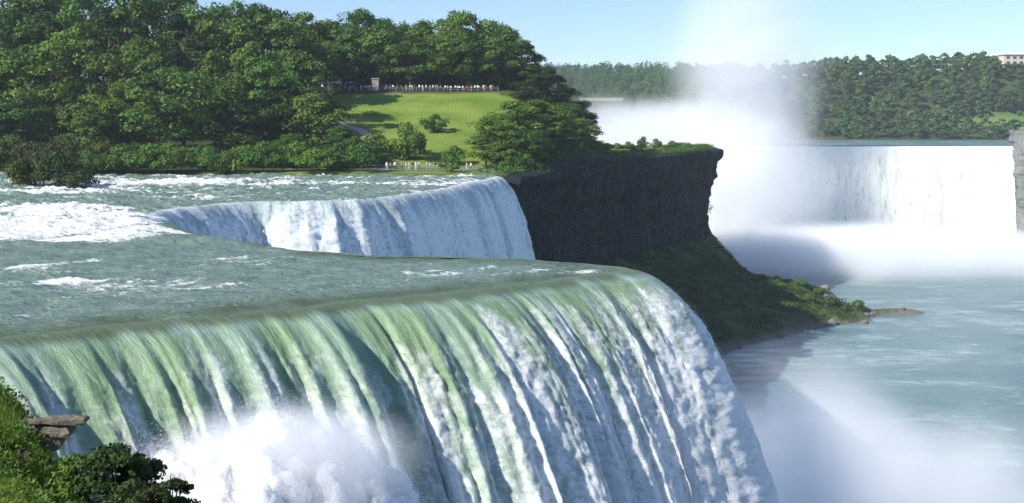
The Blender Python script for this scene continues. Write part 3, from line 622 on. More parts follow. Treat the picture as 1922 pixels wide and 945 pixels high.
tag(ob('scrub', np_mesh('scrub', V, Fq, M['leaf_dark'], {'tone': np.repeat(np.clip(rg.normal(.5, .25, len(C)), 0, 1), 4)}, smooth=False)), 'dark scrub growing over the rubble slope under the cliff', 'scrub', kind='stuff')
BL = []
for q in range(4):
    bm = bmesh.new(); bmesh.ops.create_icosphere(bm, subdivisions=3, radius=1.0)
    v = np.array([x.co[:] for x in bm.verts]); d = 1+.35*fbm(v[:, 0]*1.1+q*5, v[:, 1]*1.1, v[:, 2]*1.1, o=3, seed=170+q)
    for x, dd in zip(bm.verts, d): c = x.co*float(dd); x.co = (round(c.x*2.2)/2.2*.45+c.x*.55, round(c.y*2.2)/2.2*.45+c.y*.55, (round(c.z*2)/2*.5+c.z*.5)*.65)
    me = bpy.data.meshes.new('boulder'); bm.to_mesh(me); bm.free(); me.materials.append(M['rock'] if q < 2 else M['far_rock']); BL.append(me)
it = []
while len(it) < 54:
    xx, yy = random.uniform(52, 133), random.uniform(292, 392); i_, j_ = int((xx+40)/.6), int((yy-140)/.6)
    if not (-.6 < ds[i_, j_] < (3.5 if xx < 96 else 7)): continue
    o = ob('boulder', random.choice(BL)); o.location = (xx, yy, talz(xx, yy)+.05); o.rotation_euler = (0, 0, random.uniform(0, 6.28)); r_ = random.uniform(.35, 1.5)*(.7 if xx < 96 else 1); o.scale = (r_, r_*random.uniform(.7, 1), r_)
    it.append((xx/yy, o, ''))
label_row(it, 'rock on the waterline of the rubble slope, {o} from the left', 'boulder', 'rocks along the waterline of the rubble slope')
it = []
for px, Y, hp in ((950, 247, 34), (975, 252, 30), (1000, 262, 34), (1022, 274, 30), (1045, 288, 32), (1066, 302, 28), (1088, 318, 26), (1108, 332, 24), (1122, 345, 22)):
    xx = (px-CX)/F*Y; it.append((px, place(BU[random.choice([0, 1])], 'shrub', xx, Y, zg1(xx, Y)-.5, hp*Y/F, 52*Y/F, ('foliage', 'stem')), 'leafy'))
label_row(it, '{w} shrub on the cliff edge under the bushy trees, {o} from the left', 'shrub', 'shrubs on the cliff edge under the trees')
# trees of the far bank
it = []; used = []
tries = 0
while len(it) < 235 and tries < 20000:
    tries += 1
    xx = random.uniform(140, 465); yy = random.uniform(842, 985+40); sc_ = 1-float(sstep(60, 260, np.array(xx))); yb = 838+sc_*430
    yy = yb+random.uniform(3, 150)
    if math.exp(-((xx-378)/38)**4-((yy-872)/14)**2) > .45: continue
    if any((xx-a)**2+(yy-b)**2 < 8.2**2 for a, b in used): continue
    px = CX+F*xx/yy
    if px > 1960 or px < 1360 : continue
    used.append((xx, yy)); hgt = random.uniform(12, 19)*(.6 if yy < yb+12 else .42 if (px > 1868 and yy > yb+58) else 1)
    it.append((px, place(random.choice(PF), 'tree', xx, yy, float(zf(np.array(xx), np.array(yy)))-.5, hgt, random.uniform(12, 16)), yy-yb))
for lo, hi, nm in ((-99, 20, 'at the water line'), (20, 50, 'on the lower slope'), (50, 80, 'on the middle slope'), (80, 110, 'on the upper slope'), (110, 999, 'on the skyline')):
    for x0_, x1_, col_ in ((0, 1540, 'beside the mist'), (1540, 1680, 'right of the mist'), (1680, 1800, 'left of the pale parapet'), (1800, 9999, 'under the flat roofed building')):
        label_row([(a, b, 'dark green') for a, b, c in it if lo <= c < hi and x0_ <= a < x1_], 'far bank tree '+nm+' '+col_+', {o} from left', 'tree', 'trees of the far bank wood')
# the faint wood beyond the mist
C = []; Nn = []
rg = np.random.default_rng(77)
for k in range(900):
    xx = rg.uniform(-60, 330); yb = 838+(1-float(sstep(60, 260, np.array(xx))))*430
    yy = yb+rg.uniform(2, 230)
    if CX+F*xx/yy > 1400 and xx > 140: continue
    z0 = float(zf(np.array(xx), np.array(yy))); hh_ = rg.uniform(11, 20); m_n = 200
    d = rg.normal(0, 1, (m_n, 3)); d /= np.linalg.norm(d, axis=1)[:, None]; d[:, 2] = np.abs(d[:, 2])*1.6-.6
    C.append(np.array([xx, yy, z0+hh_*.38])+d*np.array([8.0, 7.0, hh_*.62])*rg.uniform(.6, 1.05, (m_n, 1))); Nn.append(d)
C = np.vstack(C); Nn = np.vstack(Nn); V, Fq = leaves(C, Nn, 2.0, rg, .4)
tag(ob('distant_wood', np_mesh('distant_wood', V, Fq, M['leaf_far'], {'tone': np.repeat(rg.uniform(.2, .8, len(C)), 4)}, smooth=False)), 'faint blue wood on the ridge behind the mist plume', 'wood', kind='stuff')

# ------------------------------------------------------------------ boxes, kiosk, railings, path, people
def box(x0, x1, y0, y1, z0, z1, bev=0.0):
    V = np.array([(x, y, z) for x in (x0, x1) for y in (y0, y1) for z in (z0, z1)], float)
    Fq = np.array([(0, 1, 3, 2), (4, 6, 7, 5), (0, 4, 5, 1), (2, 3, 7, 6), (0, 2, 6, 4), (1, 5, 7, 3)])
    return V, Fq
M['white'] = mat('white_paint', (.78, .78, .75), .5); M['grey_roof'] = mat('grey_roof', (.16, .2, .2), .7); M['glass'] = mat('window_glass', (.04, .06, .08), .1, .6)
M['steel'] = mat('grey_rail', (.3, .32, .3), .5); M['path'] = mat('pale_gravel', (.5, .44, .37), .95, .1); M['stone'] = rock_mat('stone', (.36, .32, .27), (.42, .38, .32), (.3, .27, .22), 4)
def railing(pts, label, hgt=1.1, gap=2.0):
    C_, s_ = spline(pts, gap); z = [zg1(a, b) for a, b in C_]
    e = empty('railing', (C_[0][0], C_[0][1], z[0])); off = np.array([C_[0][0], C_[0][1], z[0]])
    for (a, b), zz_ in zip(C_, z):
        V, Fq = box(-.05, .05, -.05, .05, -.2, hgt); ob('post', pm_post, e, (a-off[0], b-off[1], zz_-off[2]))
    for hz_ in (hgt-.05, hgt*.5):
        P3 = [(a-off[0], b-off[1], zz_-off[2]+hz_) for (a, b), zz_ in zip(C_, z)]
        ob('rail', np_mesh('rail', *tube(P3, [.05]*len(P3), 6), M['steel']), e)
    tag(e, label, 'railing'); return e
pm_post = np_mesh('post', *box(-.06, .06, -.06, .06, -.2, 1.15), M['steel'], smooth=False)
tl = [hit(px, 173, y1=345)[:2] for px in (640, 700, 760, 820, 880, 935)]; tl = [(a, 331.5) for a, b in tl]
railing(tl, 'long metal railing along the hilltop above the lawn with people behind it')
ll = [((px-CX)/F*y_, y_) for px, y_ in ((655, 243), (700, 243), (750, 243), (800, 242.5), (850, 241), (905, 239))]
railing(ll, 'low railing along the riverside path where visitors stand')
# kiosk and stone pillar on the hilltop
x0 = (622-CX)/F*334; e = empty('kiosk', (x0, 334, zg1(x0, 334)))
ob('wall', np_mesh('wall', *box(-2.8, 2.8, -1.5, 1.8, -.3, 3.0), M['white'], smooth=False), e)
V = np.array([(-3.2, -2, 3.0), (3.2, -2, 3.0), (3.2, 2.3, 3.0), (-3.2, 2.3, 3.0), (-2.4, .15, 4.1), (2.4, .15, 4.1)])
bm = bmesh.new(); vs = [bm.verts.new(v) for v in V]
for f in ((0, 1, 5, 4), (1, 2, 5), (2, 3, 4, 5), (3, 0, 4), (3, 2, 1, 0)): bm.faces.new([vs[q] for q in f])
me = bpy.data.meshes.new('roof'); bm.to_mesh(me); me.materials.append(M['grey_roof']); ob('roof', me, e)
for k in (-1.6, .2): 
    wf = ob('window', np_mesh('window', *box(k-.6, k+.6, -1.56, -1.5, 1.1, 2.2), M['glass'], smooth=False), e)
    ob('frame', np_mesh('frame', *merge([box(k-.7, k+.7, -1.6, -1.51, 2.2, 2.3), box(k-.7, k+.7, -1.6, -1.51, 1.0, 1.1)]), M['white'], smooth=False), wf)
ob('door', np_mesh('door', *box(1.5, 2.4, -1.56, -1.5, 0, 2.1), M['grey_roof'], smooth=False), e)
tag(e, 'small white kiosk with a grey roof at the left end of the hilltop', 'kiosk')
x0 = (705-CX)/F*335; e = empty('stone_pillar', (x0, 335, zg1(x0, 335)))
ob('shaft', np_mesh('shaft', *box(-1.0, 1.0, -.8, .8, -.3, 3.4), M['stone'], smooth=False), e); ob('cap', np_mesh('cap', *box(-1.2, 1.2, -1, 1, 3.4, 3.75), M['stone'], smooth=False), e)
ob('base', np_mesh('base', *box(-1.25, 1.25, -1.05, 1.05, -.35, .4), M['stone'], smooth=False), e)
tag(e, 'square pale stone pillar standing behind the hilltop railing', 'pillar')
# awning between kiosk and pillar
x0 = (658-CX)/F*333; e = empty('canopy_stand', (x0, 333, zg1(x0, 333)))
for a in (-1.6, 1.6):
    for b in (-1, 1): ob('post', np_mesh('post', *box(a-.06, a+.06, b-.06, b+.06, -.2, 2.3), M['steel'], smooth=False), e)
bm = bmesh.new(); vs = [bm.verts.new(v) for v in ((-1.9, -1.3, 2.3), (1.9, -1.3, 2.3), (1.9, 1.3, 2.3), (-1.9, 1.3, 2.3), (0, 0, 3.0))]
for q in range(4): bm.faces.new([vs[q], vs[(q+1) % 4], vs[4]])
me = bpy.data.meshes.new('canopy'); bm.to_mesh(me); me.materials.append(mat('blue_grey_canvas', (.16, .24, .3), .8)); ob('canopy', me, e)
tag(e, 'blue grey canopy on four posts between the kiosk and the pillar', 'canopy')
def ribbon(name, pix, wd, mater, label, lift=.06):
    P_ = [hit(*q)[:2] for q in pix]; C_, s_ = spline(P_, .5); t = np.gradient(C_, axis=0); t /= np.linalg.norm(t, axis=1)[:, None]; n_ = np.stack([t[:, 1], -t[:, 0]], 1)
    V = []
    for q in np.linspace(-.5, .5, 5):
        c = C_+n_*wd*q; V.append(np.stack([c[:, 0], c[:, 1], zg(c[:, 0], c[:, 1])+lift+.02*(abs(q) < .4)], 1))
    V = np.stack(V, 1); return tag(ob(name, np_mesh(name, V.reshape(-1, 3), grid_faces(len(C_), 5), mater)), label, kind='structure')
ribbon('path', [(618, 222), (634, 231), (652, 239), (674, 245), (688, 254), (697, 266), (700, 278)], 2.4, M['path'], 'pale path curving down the left side of the lawn', .12)
P_ = [((px-CX)/F*y_, y_) for px, y_ in ((540, 249), (620, 249), (700, 247.5), (760, 246.5), (830, 245), (890, 242.5), (930, 240))]
C_, _ = spline(P_, .5); t = np.gradient(C_, axis=0); t /= np.linalg.norm(t, axis=1)[:, None]; n_ = np.stack([t[:, 1], -t[:, 0]], 1)
V = np.stack([np.stack([*(C_+n_*q).T, zg(*(C_+n_*q).T)+.1], 1) for q in np.linspace(-2.2, 2.2, 6)], 1)
tag(ob('path', np_mesh('path', V.reshape(-1, 3), grid_faces(len(C_), 6), mat('grey_path', (.27, .27, .25), .95, .1))), 'grey riverside path at the foot of the lawn', kind='structure')

def person_mesh(pose):
    """one skinned figure, 1.72 m tall, feet on z = 0"""
    me = bpy.data.meshes.new('p'); a = {0: .12, 1: .3, 2: .12}[pose]; fw = {0: .0, 1: .12, 2: -.05}[pose]
    J = [(0, 0, .93), (0, 0, 1.12), (0, 0, 1.36), (0, 0, 1.47), (0, -.01, 1.56), (0, -.01, 1.66),
         (.1, 0, .88), (.11, -fw, .48), (.12, fw, .06), (.12, fw-.14, .03), (-.1, 0, .88), (-.11, fw*.6, .48), (-.12, -fw, .06), (-.12, -fw-.14, .03),
         (.2, 0, 1.38), (.22+a*.4, .02, 1.1), (.2+a*.3, -.12-a*.6, .9+a*.7), (-.2, 0, 1.38), (-.24, .03, 1.1), (-.22, -.08, .86)]
    if pose == 2: J[16] = (.1, -.3, 1.12); J[19] = (-.1, -.3, 1.12)
    E = [(0, 1), (1, 2), (2, 3), (3, 4), (4, 5), (0, 6), (6, 7), (7, 8), (8, 9), (0, 10), (10, 11), (11, 12), (12, 13), (2, 14), (14, 15), (15, 16), (2, 17), (17, 18), (18, 19)]
    rad = [.15, .14, .16, .06, .1, .09, .1, .065, .05, .04, .1, .065, .05, .04, .065, .05, .035, .065, .05, .035]
    me.from_pydata(J, E, []); bm = bmesh.new(); bm.from_mesh(me); lay = bm.verts.layers.skin.verify(); bm.verts.ensure_lookup_table()
    bm.verts[0][lay].use_root = True
    for q, r_ in enumerate(rad): bm.verts[q][lay].radius = (r_, r_*.8)
    bm.to_mesh(me); bm.free(); o = bpy.data.objects.new('p', me); COL.objects.link(o)
    o.modifiers.new('s', 'SKIN'); o.modifiers.new('u', 'SUBSURF').levels = 1
    dg = bpy.context.evaluated_depsgraph_get(); dg.update(); r = bpy.data.meshes.new_from_object(o.evaluated_get(dg)); bpy.data.objects.remove(o)
    r.materials.clear()
    for p_ in r.polygons:
        c = p_.center; p_.use_smooth = True
        p_.material_index = 0 if c.z > 1.46 else (3 if c.z > 1.46 else 1 if (c.z > .95 or (abs(c.x) > .16 and c.z > 1.0)) else (0 if abs(c.x) > .19 and c.z > .7 else 2))
        if c.z > 1.64 or (c.z > 1.52 and c.y > .05): p_.material_index = 3
    return r
SK = mat('skin', (.5, .32, .24), .6)
HR = [mat('hair_dark', (.04, .03, .02), .7), mat('hair_fair', (.3, .2, .1), .7)]
TOP = {'white': (.8, .8, .78), 'red': (.5, .05, .04), 'blue': (.07, .14, .4), 'pink': (.65, .3, .32), 'dark': (.05, .05, .06), 'pale yellow': (.7, .65, .4), 'grey': (.35, .36, .38), 'cream': (.7, .66, .56)}
TOPM = {k: mat('cloth_'+k.replace(' ', '_'), v, .85, .1) for k, v in TOP.items()}
try: poses = [person_mesh(k) for k in range(3)]
except Exception as ex:
    print('skin failed', ex); raise
cache = {}
def person(x, y, z, top, leg, pose, hair, rz, tall):
    key = (top, leg, pose, hair)
    if key not in cache:
        me = poses[pose].copy(); me.name = 'person'
        for mm in (SK, TOPM[top], TOPM[leg], HR[hair]): me.materials.append(mm)
        cache[key] = me
    o = ob('person', cache[key]); o.location = (x, y, z); o.rotation_euler = (0, 0, rz); o.scale = (tall,)*3; return o
it = []
for k in range(46):
    px = 655+k*6.0+random.uniform(-2.4, 2.4)
    if 696 < px < 714 or (k % 7 == 3 and px < 760): continue
    y = random.uniform(331.9, 333.2); x = (px-CX)/F*y; tp = random.choice(['white', 'white', 'white', 'cream', 'red', 'blue', 'pink', 'dark', 'grey', 'white'])
    it.append((px, person(x, y, zg1(x, y)+.02, tp, random.choice(['dark', 'blue', 'grey', 'cream', 'dark']), random.choice([0, 1, 2]), random.choice([0, 0, 1]), random.uniform(-.7, .7), random.uniform(.96, 1.1)), tp))
label_row(it, 'person in a {w} top at the hilltop railing, {o} from its left end', 'person', 'people along the hilltop railing')
it = []
for px, tp, lg in ((726, 'white', 'white'), (733, 'cream', 'dark'), (741, 'white', 'dark'), (755, 'pink', 'dark'), (762, 'white', 'grey'), (768, 'pink', 'cream'), (775, 'dark', 'blue'), (781, 'white', 'white'), (787, 'cream', 'dark'), (801, 'grey', 'dark'), (808, 'white', 'grey'), (817, 'dark', 'dark'), (824, 'blue', 'dark'), (833, 'cream', 'dark'), (845, 'white', 'dark'), (876, 'pink', 'cream'), (884, 'cream', 'grey')):
    y = random.uniform(244.6, 246.6) if px < 860 else random.uniform(240.6, 242); x = (px-CX)/F*y
    it.append((px, person(x, y, zg1(x, y)+.1, tp, lg, random.choice([0, 1, 2]), random.choice([0, 0, 1]), random.uniform(-1.2, 1.2), random.uniform(.98, 1.1)), tp))
label_row(it, 'person in a {w} top on the riverside path, {o} from the left', 'person', 'people on the riverside path')
# far white building and pale walls on the far bank
x0 = (1905-CX)/F*905; z0 = float(zf(np.array(x0), np.array(905.0))); z0 = H+(HZ-130)*905/F-2
bx = empty('building', (x0, 965, 0)); zt = H+(HZ-103)*965/F; zb = float(zf(np.array(440.0), np.array(965.0)))
x1 = (1884-CX)/F*965-x0
ob('wall', np_mesh('wall', *box(x1, x1+60, 0, 26, zb-6, zt), mat('cream_wall', (.6, .5, .42), .8), smooth=False), bx)
ob('roof', np_mesh('roof', *box(x1-1.2, x1+61, -1.2, 27, zt, zt+1.6), M['white'], smooth=False), bx)
for fl in range(3):
    for q in range(10): ob('window', np_mesh('window', *box(x1+2.4+q*5.6, x1+5.4+q*5.6, -.12, 0, zt-3.6-fl*4.2, zt-1.6-fl*4.2), M['glass'], smooth=False), bx)
tag(bx, 'pale flat roofed building on the wooded skyline at the far right', 'building')
def wall_obj(pts, hgt, th, label, mater):
    parts = [];
    for (a, b, c), (d, e_, f) in zip(pts[:-1], pts[1:]):
        V = np.array([(a, b, c-2), (a, b, c+hgt), (d, e_, f-2), (d, e_, f+hgt), (a, b+th, c-2), (a, b+th, c+hgt), (d, e_+th, f-2), (d, e_+th, f+hgt)])
        parts.append((V, np.array([(0, 2, 3, 1), (4, 5, 7, 6), (1, 3, 7, 5), (0, 4, 6, 2), (0, 1, 5, 4), (2, 6, 7, 3)])))
    return tag(ob('wall', np_mesh('wall', *merge(parts), mater, smooth=False)), label, 'wall')
xs = np.linspace(352, 420, 12); wall_obj([(x, 866, float(zf(np.array(x), np.array(866.0)))) for x in xs], 1.3, .5, 'low pale parapet wall along the far bank road on the right', M['path'])
xs = np.linspace(75, 260, 16); yy = 1240; wall_obj([(x, yy, 41.5) for x in xs], 1.6, 1, 'long pale wall on the hazy slope behind the mist', M['stone'])

# ------------------------------------------------------------------ near bank, ledge, grass and shrubs bottom left
def edge_x(Y): return np.interp(Y, [-40, 0, 3, 6, 10, 18, 21, 24, 27, 30], [10, 8, 3.5, .5, -2.4, -5.3, -7.4, -9.9, -12, -40])
def zb_(X, Y):
    X = np.asarray(X, float); Y = np.asarray(Y, float)
    base = np.interp(Y, [-40, 2.5, 6, 12, 18, 20, 22, 24, 26, 30], [8.1, 8.1, 6.9, 4.9, 3.72, 3.55, 3.3, 3.35, 3.75, 3.6])
    d = edge_x(Y)-X
    far_ = sstep(22, 23.5, Y); z = base - (1.3*(1-sstep(0, 2.6, d)))*(1-far_) - far_*.5*(1-sstep(0, .7, d)) + .18*fbm(X*.6, Y*.6, o=4, seed=131)
    return np.where(d < 0, z+d*2.6-np.clip(-d-1, 0, None)*3, z)
bx_ = np.r_[np.arange(-60, -16, 1.0), np.arange(-16, 12, .14)]; by_ = np.r_[np.arange(-40, 10, 1.0), np.arange(10, 34, .14)]
BX, BY = np.meshgrid(bx_, by_, indexing='ij'); BZ = np.maximum(zb_(BX, BY), -56)
m = M['bank'] = mat('bank_soil', (.06, .07, .03), .95, .1); g = N(m); nn = g.noise(g.pos(), 3.0, 5, .7)
g.l(g.mix(nn, (.03, .035, .015), (.1, .1, .04)), g.b.inputs['Base Color']); g.l(g.bump(nn, .8, .2), g.b.inputs['Normal'])
tag(ob('bank', np_mesh('bank', np.stack([BX, BY, BZ], -1).reshape(-1, 3), grid_faces(*BX.shape)[:, ::-1], M['bank'])), 'steep near bank at the lower left', kind='structure')
def zb1(x, y): return float(zb_(np.array([x]), np.array([y]))[0])
# overhanging slab
def slab(cx_, cy_, cz_, lx_, ly_, hz_, rot, seed, name='rock_ledge'):
    bm = bmesh.new(); bmesh.ops.create_cube(bm, size=1.0); bmesh.ops.subdivide_edges(bm, edges=bm.edges[:], cuts=12, use_grid_fill=True)
    for v in bm.verts:
        c = v.co; ax, ay, az = c.x*lx_, c.y*ly_, c.z*hz_
        nv = float(fbm(np.array(ax*1.3), np.array(ay*1.3), np.array(az*2.0), o=3, seed=seed)); n2_ = float(fbm(np.array(ax*4.), np.array(ay*4.), np.array(az*6.0), o=2, seed=seed+3))
        k = 1-.1*(abs(c.x)*2)**4*abs(c.z)*2
        v.co = (ax*k*(1+.12*nv)+.05*n2_, ay*k*(1+.12*nv)+.05*n2_, az*(1+.25*nv)-.25*max(0, c.x)*hz_*(c.z < 0)+.03*n2_+.1*nv)
    me = bpy.data.meshes.new(name); bm.to_mesh(me); me.materials.append(M['rock'])
    o = ob(name, me); o.location = (cx_, cy_, cz_); o.rotation_euler = (R(2), R(2), rot); return o
Ys = 24.6
def bpos(px, py, Y): return (px-CX)/F*Y, Y, H-(py-HZ)*Y/F
x, y, z = bpos(112, 789, Ys); tag(slab(x, y, z, 1.2, .4, .1, R(5), 5), 'flat pale rock slab jutting out over the drop above the waterfall', 'rock')
x, y, z = bpos(88, 803, Ys+.1); tag(slab(x, y, z, 1.25, .5, .2, R(-4), 9), 'darker rock block directly under the jutting slab', 'rock')
x, y, z = bpos(62, 824, Ys+.12); tag(slab(x, y, z, 1.3, .6, .3, R(6), 12), 'lowest rock block in the shade beneath the jutting slab', 'rock')
# grass and weeds (stuff)
def blades(n, region, hmin, hmax, wd, rg, clump=.0):
    Vs = []; X = rg.uniform(region[0], region[1], n*3); Y = rg.uniform(region[2], region[3], n*3)
    dens = fbm(X*.9, Y*.9, o=3, seed=141); k = (X < edge_x(Y)+.35) & (dens > -.35+clump) ; X = X[k][:n]; Y = Y[k][:n]; n = len(X); Z = zb_(X, Y)
    a = rg.uniform(0, 6.28, n); h = rg.uniform(hmin, hmax, n)*(1+.5*fbm(X*1.2, Y*1.2, o=2, seed=142)); le = rg.uniform(.1, .6, n)*h; b = rg.uniform(0, 6.28, n)
    wx, wy = np.cos(a)*wd, np.sin(a)*wd; lx_, ly_ = np.cos(b)*le, np.sin(b)*le
    q0 = np.stack([X-wx, Y-wy, Z-.03], 1); q1 = np.stack([X+wx, Y+wy, Z-.03], 1)
    q2 = np.stack([X+wx*.7+lx_*.35, Y+wy*.7+ly_*.35, Z+h*.6], 1); q3 = np.stack([X-wx*.7+lx_*.35, Y-wy*.7+ly_*.35, Z+h*.6], 1)
    q4 = np.stack([X+lx_+wx*.1, Y+ly_+wy*.1, Z+h], 1); q5 = np.stack([X+lx_-wx*.1, Y+ly_-wy*.1, Z+h], 1)
    V = np.stack([q0, q1, q2, q3, q4, q5], 1).reshape(-1, 3); i = np.arange(n)[:, None]*6
    Fq = np.vstack([i+np.array([[0, 1, 2, 3]]), i+np.array([[3, 2, 4, 5]])]); tn = np.clip(.45+.45*fbm(X*.7, Y*.7, o=3, seed=143)+rg.normal(0, .15, n), 0, 1)
    return V, Fq, np.repeat(tn, 6)
rg = np.random.default_rng(5)
V, Fq, tn = blades(70000, (-14, -4.5, 15.5, 28), .06, .26, .013, rg)
tag(ob('grass', np_mesh('grass', V, Fq, M['grass_blade'], {'tone': tn}, smooth=False)), 'long green and yellow grass covering the near bank', 'grass', kind='stuff')
n = 26000; X = rg.uniform(-14, -4.5, n); Y = rg.uniform(15.5, 27.5, n); dn = fbm(X*.8, Y*.8, o=3, seed=151); k = (X < edge_x(Y)+.3) & (dn > -.12); X = X[k]; Y = Y[k]; dn = dn[k]
C = np.stack([X, Y, zb_(X, Y)+rg.uniform(.02, .5, len(X))*(.4+np.clip(dn+.3, 0, 1))], 1); Nn = rg.normal(0, 1, C.shape); Nn[:, 2] = np.abs(Nn[:, 2])+.6
V, Fq = leaves(C, Nn/np.linalg.norm(Nn, axis=1)[:, None], .085, rg, .4)
tag(ob('weeds', np_mesh('weeds', V, Fq, M['leaf_bright'], {'tone': np.repeat(np.clip(rg.normal(.5, .25, len(C)), 0, 1), 4)}, smooth=False)), 'leafy weeds mixed into the grass of the near bank', 'weeds', kind='stuff')
def near_shrub(px, py, Y, wd, hgt, seed, mater, label, n=5200, size=.09):
    x, y, _ = bpos(px, py, Y); zt = H-(py-HZ)*Y/F; z = zt-hgt
    e = empty('shrub', (x, y, z)); ob('foliage', crown_mesh('foliage', seed, hgt, wd/2, -.3, 60, int(n*1.6), size*.9, mater, 'round', .27), e)
    rg_ = np.random.default_rng(seed); parts = []
    for k in range(9):
        a = rg_.uniform(0, 6.28); L = wd*.36; parts.append(tube([(0, 0, -.6), (math.cos(a)*L*.4, math.sin(a)*L*.4, hgt*.4), (math.cos(a)*L, math.sin(a)*L, hgt*.85)], [.03, .02, .008], 5))
    ob('stem', np_mesh('stem', *merge(parts), M['bark']), e); tag(e, label, 'shrub')
near_shrub(225, 832, 20.2, 1.5, 1.3, 61, M['leaf_dark'], 'dark leafy shrub below the rock slab at the edge of the near bank', 6500, .085)
near_shrub(318, 884, 18.6, .85, 1.1, 62, M['leaf_dark'], 'small dark shrub at the outermost corner of the near bank', 3200, .075)
near_shrub(150, 850, 21.2, .9, .7, 63, M['leaf'], 'mid green shrub between the rock slab and the dark shrub', 2600, .075)
near_shrub(255, 905, 18.4, 1.2, .8, 64, M['leaf_olive'], 'low olive shrub at the bottom of the picture beside the dark shrub', 3000, .075)
# ------------------------------------------------------------------ white splash where the near fall strikes the rocks
def splash(name, lumps, seed, dens, label):
    rg = np.random.default_rng(seed); parts = []; C = []
    bm = bmesh.new(); bmesh.ops.create_icosphere(bm, subdivisions=5, radius=1.0); v0 = np.array([v.co[:] for v in bm.verts]); f0 = np.array([[v.index for v in f.verts] for f in bm.faces]); bm.free()
    for (x, y, z, rx, ry, rz_) in lumps:
        d = 1+.26*fbm(v0[:, 0]*2.6+x, v0[:, 1]*2.6+y, v0[:, 2]*2.2+z, o=6, seed=seed, g=.7)+.05*fbm(v0[:, 0]*9+x, v0[:, 1]*9, v0[:, 2]*9, o=3, seed=seed+4)
        v = v0*d[:, None]*np.array([rx, ry, rz_])+np.array([x, y, z]); parts.append((v, f0))
        m_ = int(dens*rx*rz_); q = rg.normal(0, 1, (m_, 3)); q /= np.linalg.norm(q, axis=1)[:, None]; q[:, 2] = np.abs(q[:, 2])
        C.append(q*np.array([rx, ry, rz_])*(.96+rg.exponential(.13, (m_, 1))+.26*fbm(q[:, 0]*2.6+x, q[:, 1]*2.6+y, q[:, 2]*2.2+z, o=6, seed=seed, g=.7)[:, None])+np.array([x, y, z]))
    V, Fq = merge(parts); o = ob(name, np_mesh(name, V, Fq, M['spray'])); tag(o, label, 'spray', kind='stuff')
    C = np.vstack(C); V, Fq = leaves(C, rg.normal(0, 1, C.shape), .03, rg, 1.0)
    tag(ob('spray_droplets', np_mesh('droplets', V, Fq, M['fleck'], smooth=False)), 'flying white droplets around the splash', 'spray', kind='stuff')
def sp(px, py, Y, r, rz_=None):
    x, y, z = bpos(px, py, Y); rz_ = rz_ or r; return (x, y, z-rz_, r, r*.9, rz_)
splash('splash', [sp(520, 775, 45.5, 1.7, 2.4), sp(455, 812, 45, 1.7, 2.4), sp(380, 838, 44.5, 1.6, 2.6), sp(310, 855, 44, 1.6, 3), sp(590, 812, 46, 1.8, 3), sp(660, 845, 46.5, 1.8, 3), sp(725, 880, 47, 1.6, 3),
                  sp(500, 850, 43, 2.4, 4), sp(400, 880, 42.5, 2.4, 4), sp(610, 890, 43.5, 2.4, 4), sp(740, 930, 46, 1.5, 3), sp(300, 905, 42.5, 2.2, 4), sp(690, 925, 44, 2.0, 4), sp(775, 962, 46, 1.2, 3), sp(350, 880, 43, 2, 4), sp(480, 930, 41, 2.6, 5)], 31, 6000, 'brilliant white splash bursting up in front of the near waterfall')

# loose spray torn off the face and the edge of the near fall
me = bpy.data.objects['waterfall'].data; co = np.empty(len(me.vertices)*3, np.float32); me.vertices.foreach_get('co', co); co = co.reshape(-1, 3)
fa = np.empty(len(me.vertices), np.float32); me.attributes['foam'].data.foreach_get('value', fa)
sel = np.where((co[:, 2] < -.4) & (co[:, 2] > -20) & (fa > .3))[0]; rg = np.random.default_rng(9)
wgt = fa[sel]**2*(.25+sstep(-6, 12, co[sel, 0])); wgt /= wgt.sum(); pick = rg.choice(sel, 130000, p=wgt)
C = co[pick]+rg.normal(0, .06, (len(pick), 3))+np.array([.62, -.45, .25])*rg.exponential(.16, (len(pick), 1))
V, Fq = leaves(C, rg.normal(0, 1, C.shape), .03, rg, 1.0)
tag(ob('spray_droplets', np_mesh('loose_spray', V, Fq, M['fleck'], smooth=False)), 'fine white spray torn off the face of the near waterfall', 'spray', kind='stuff')
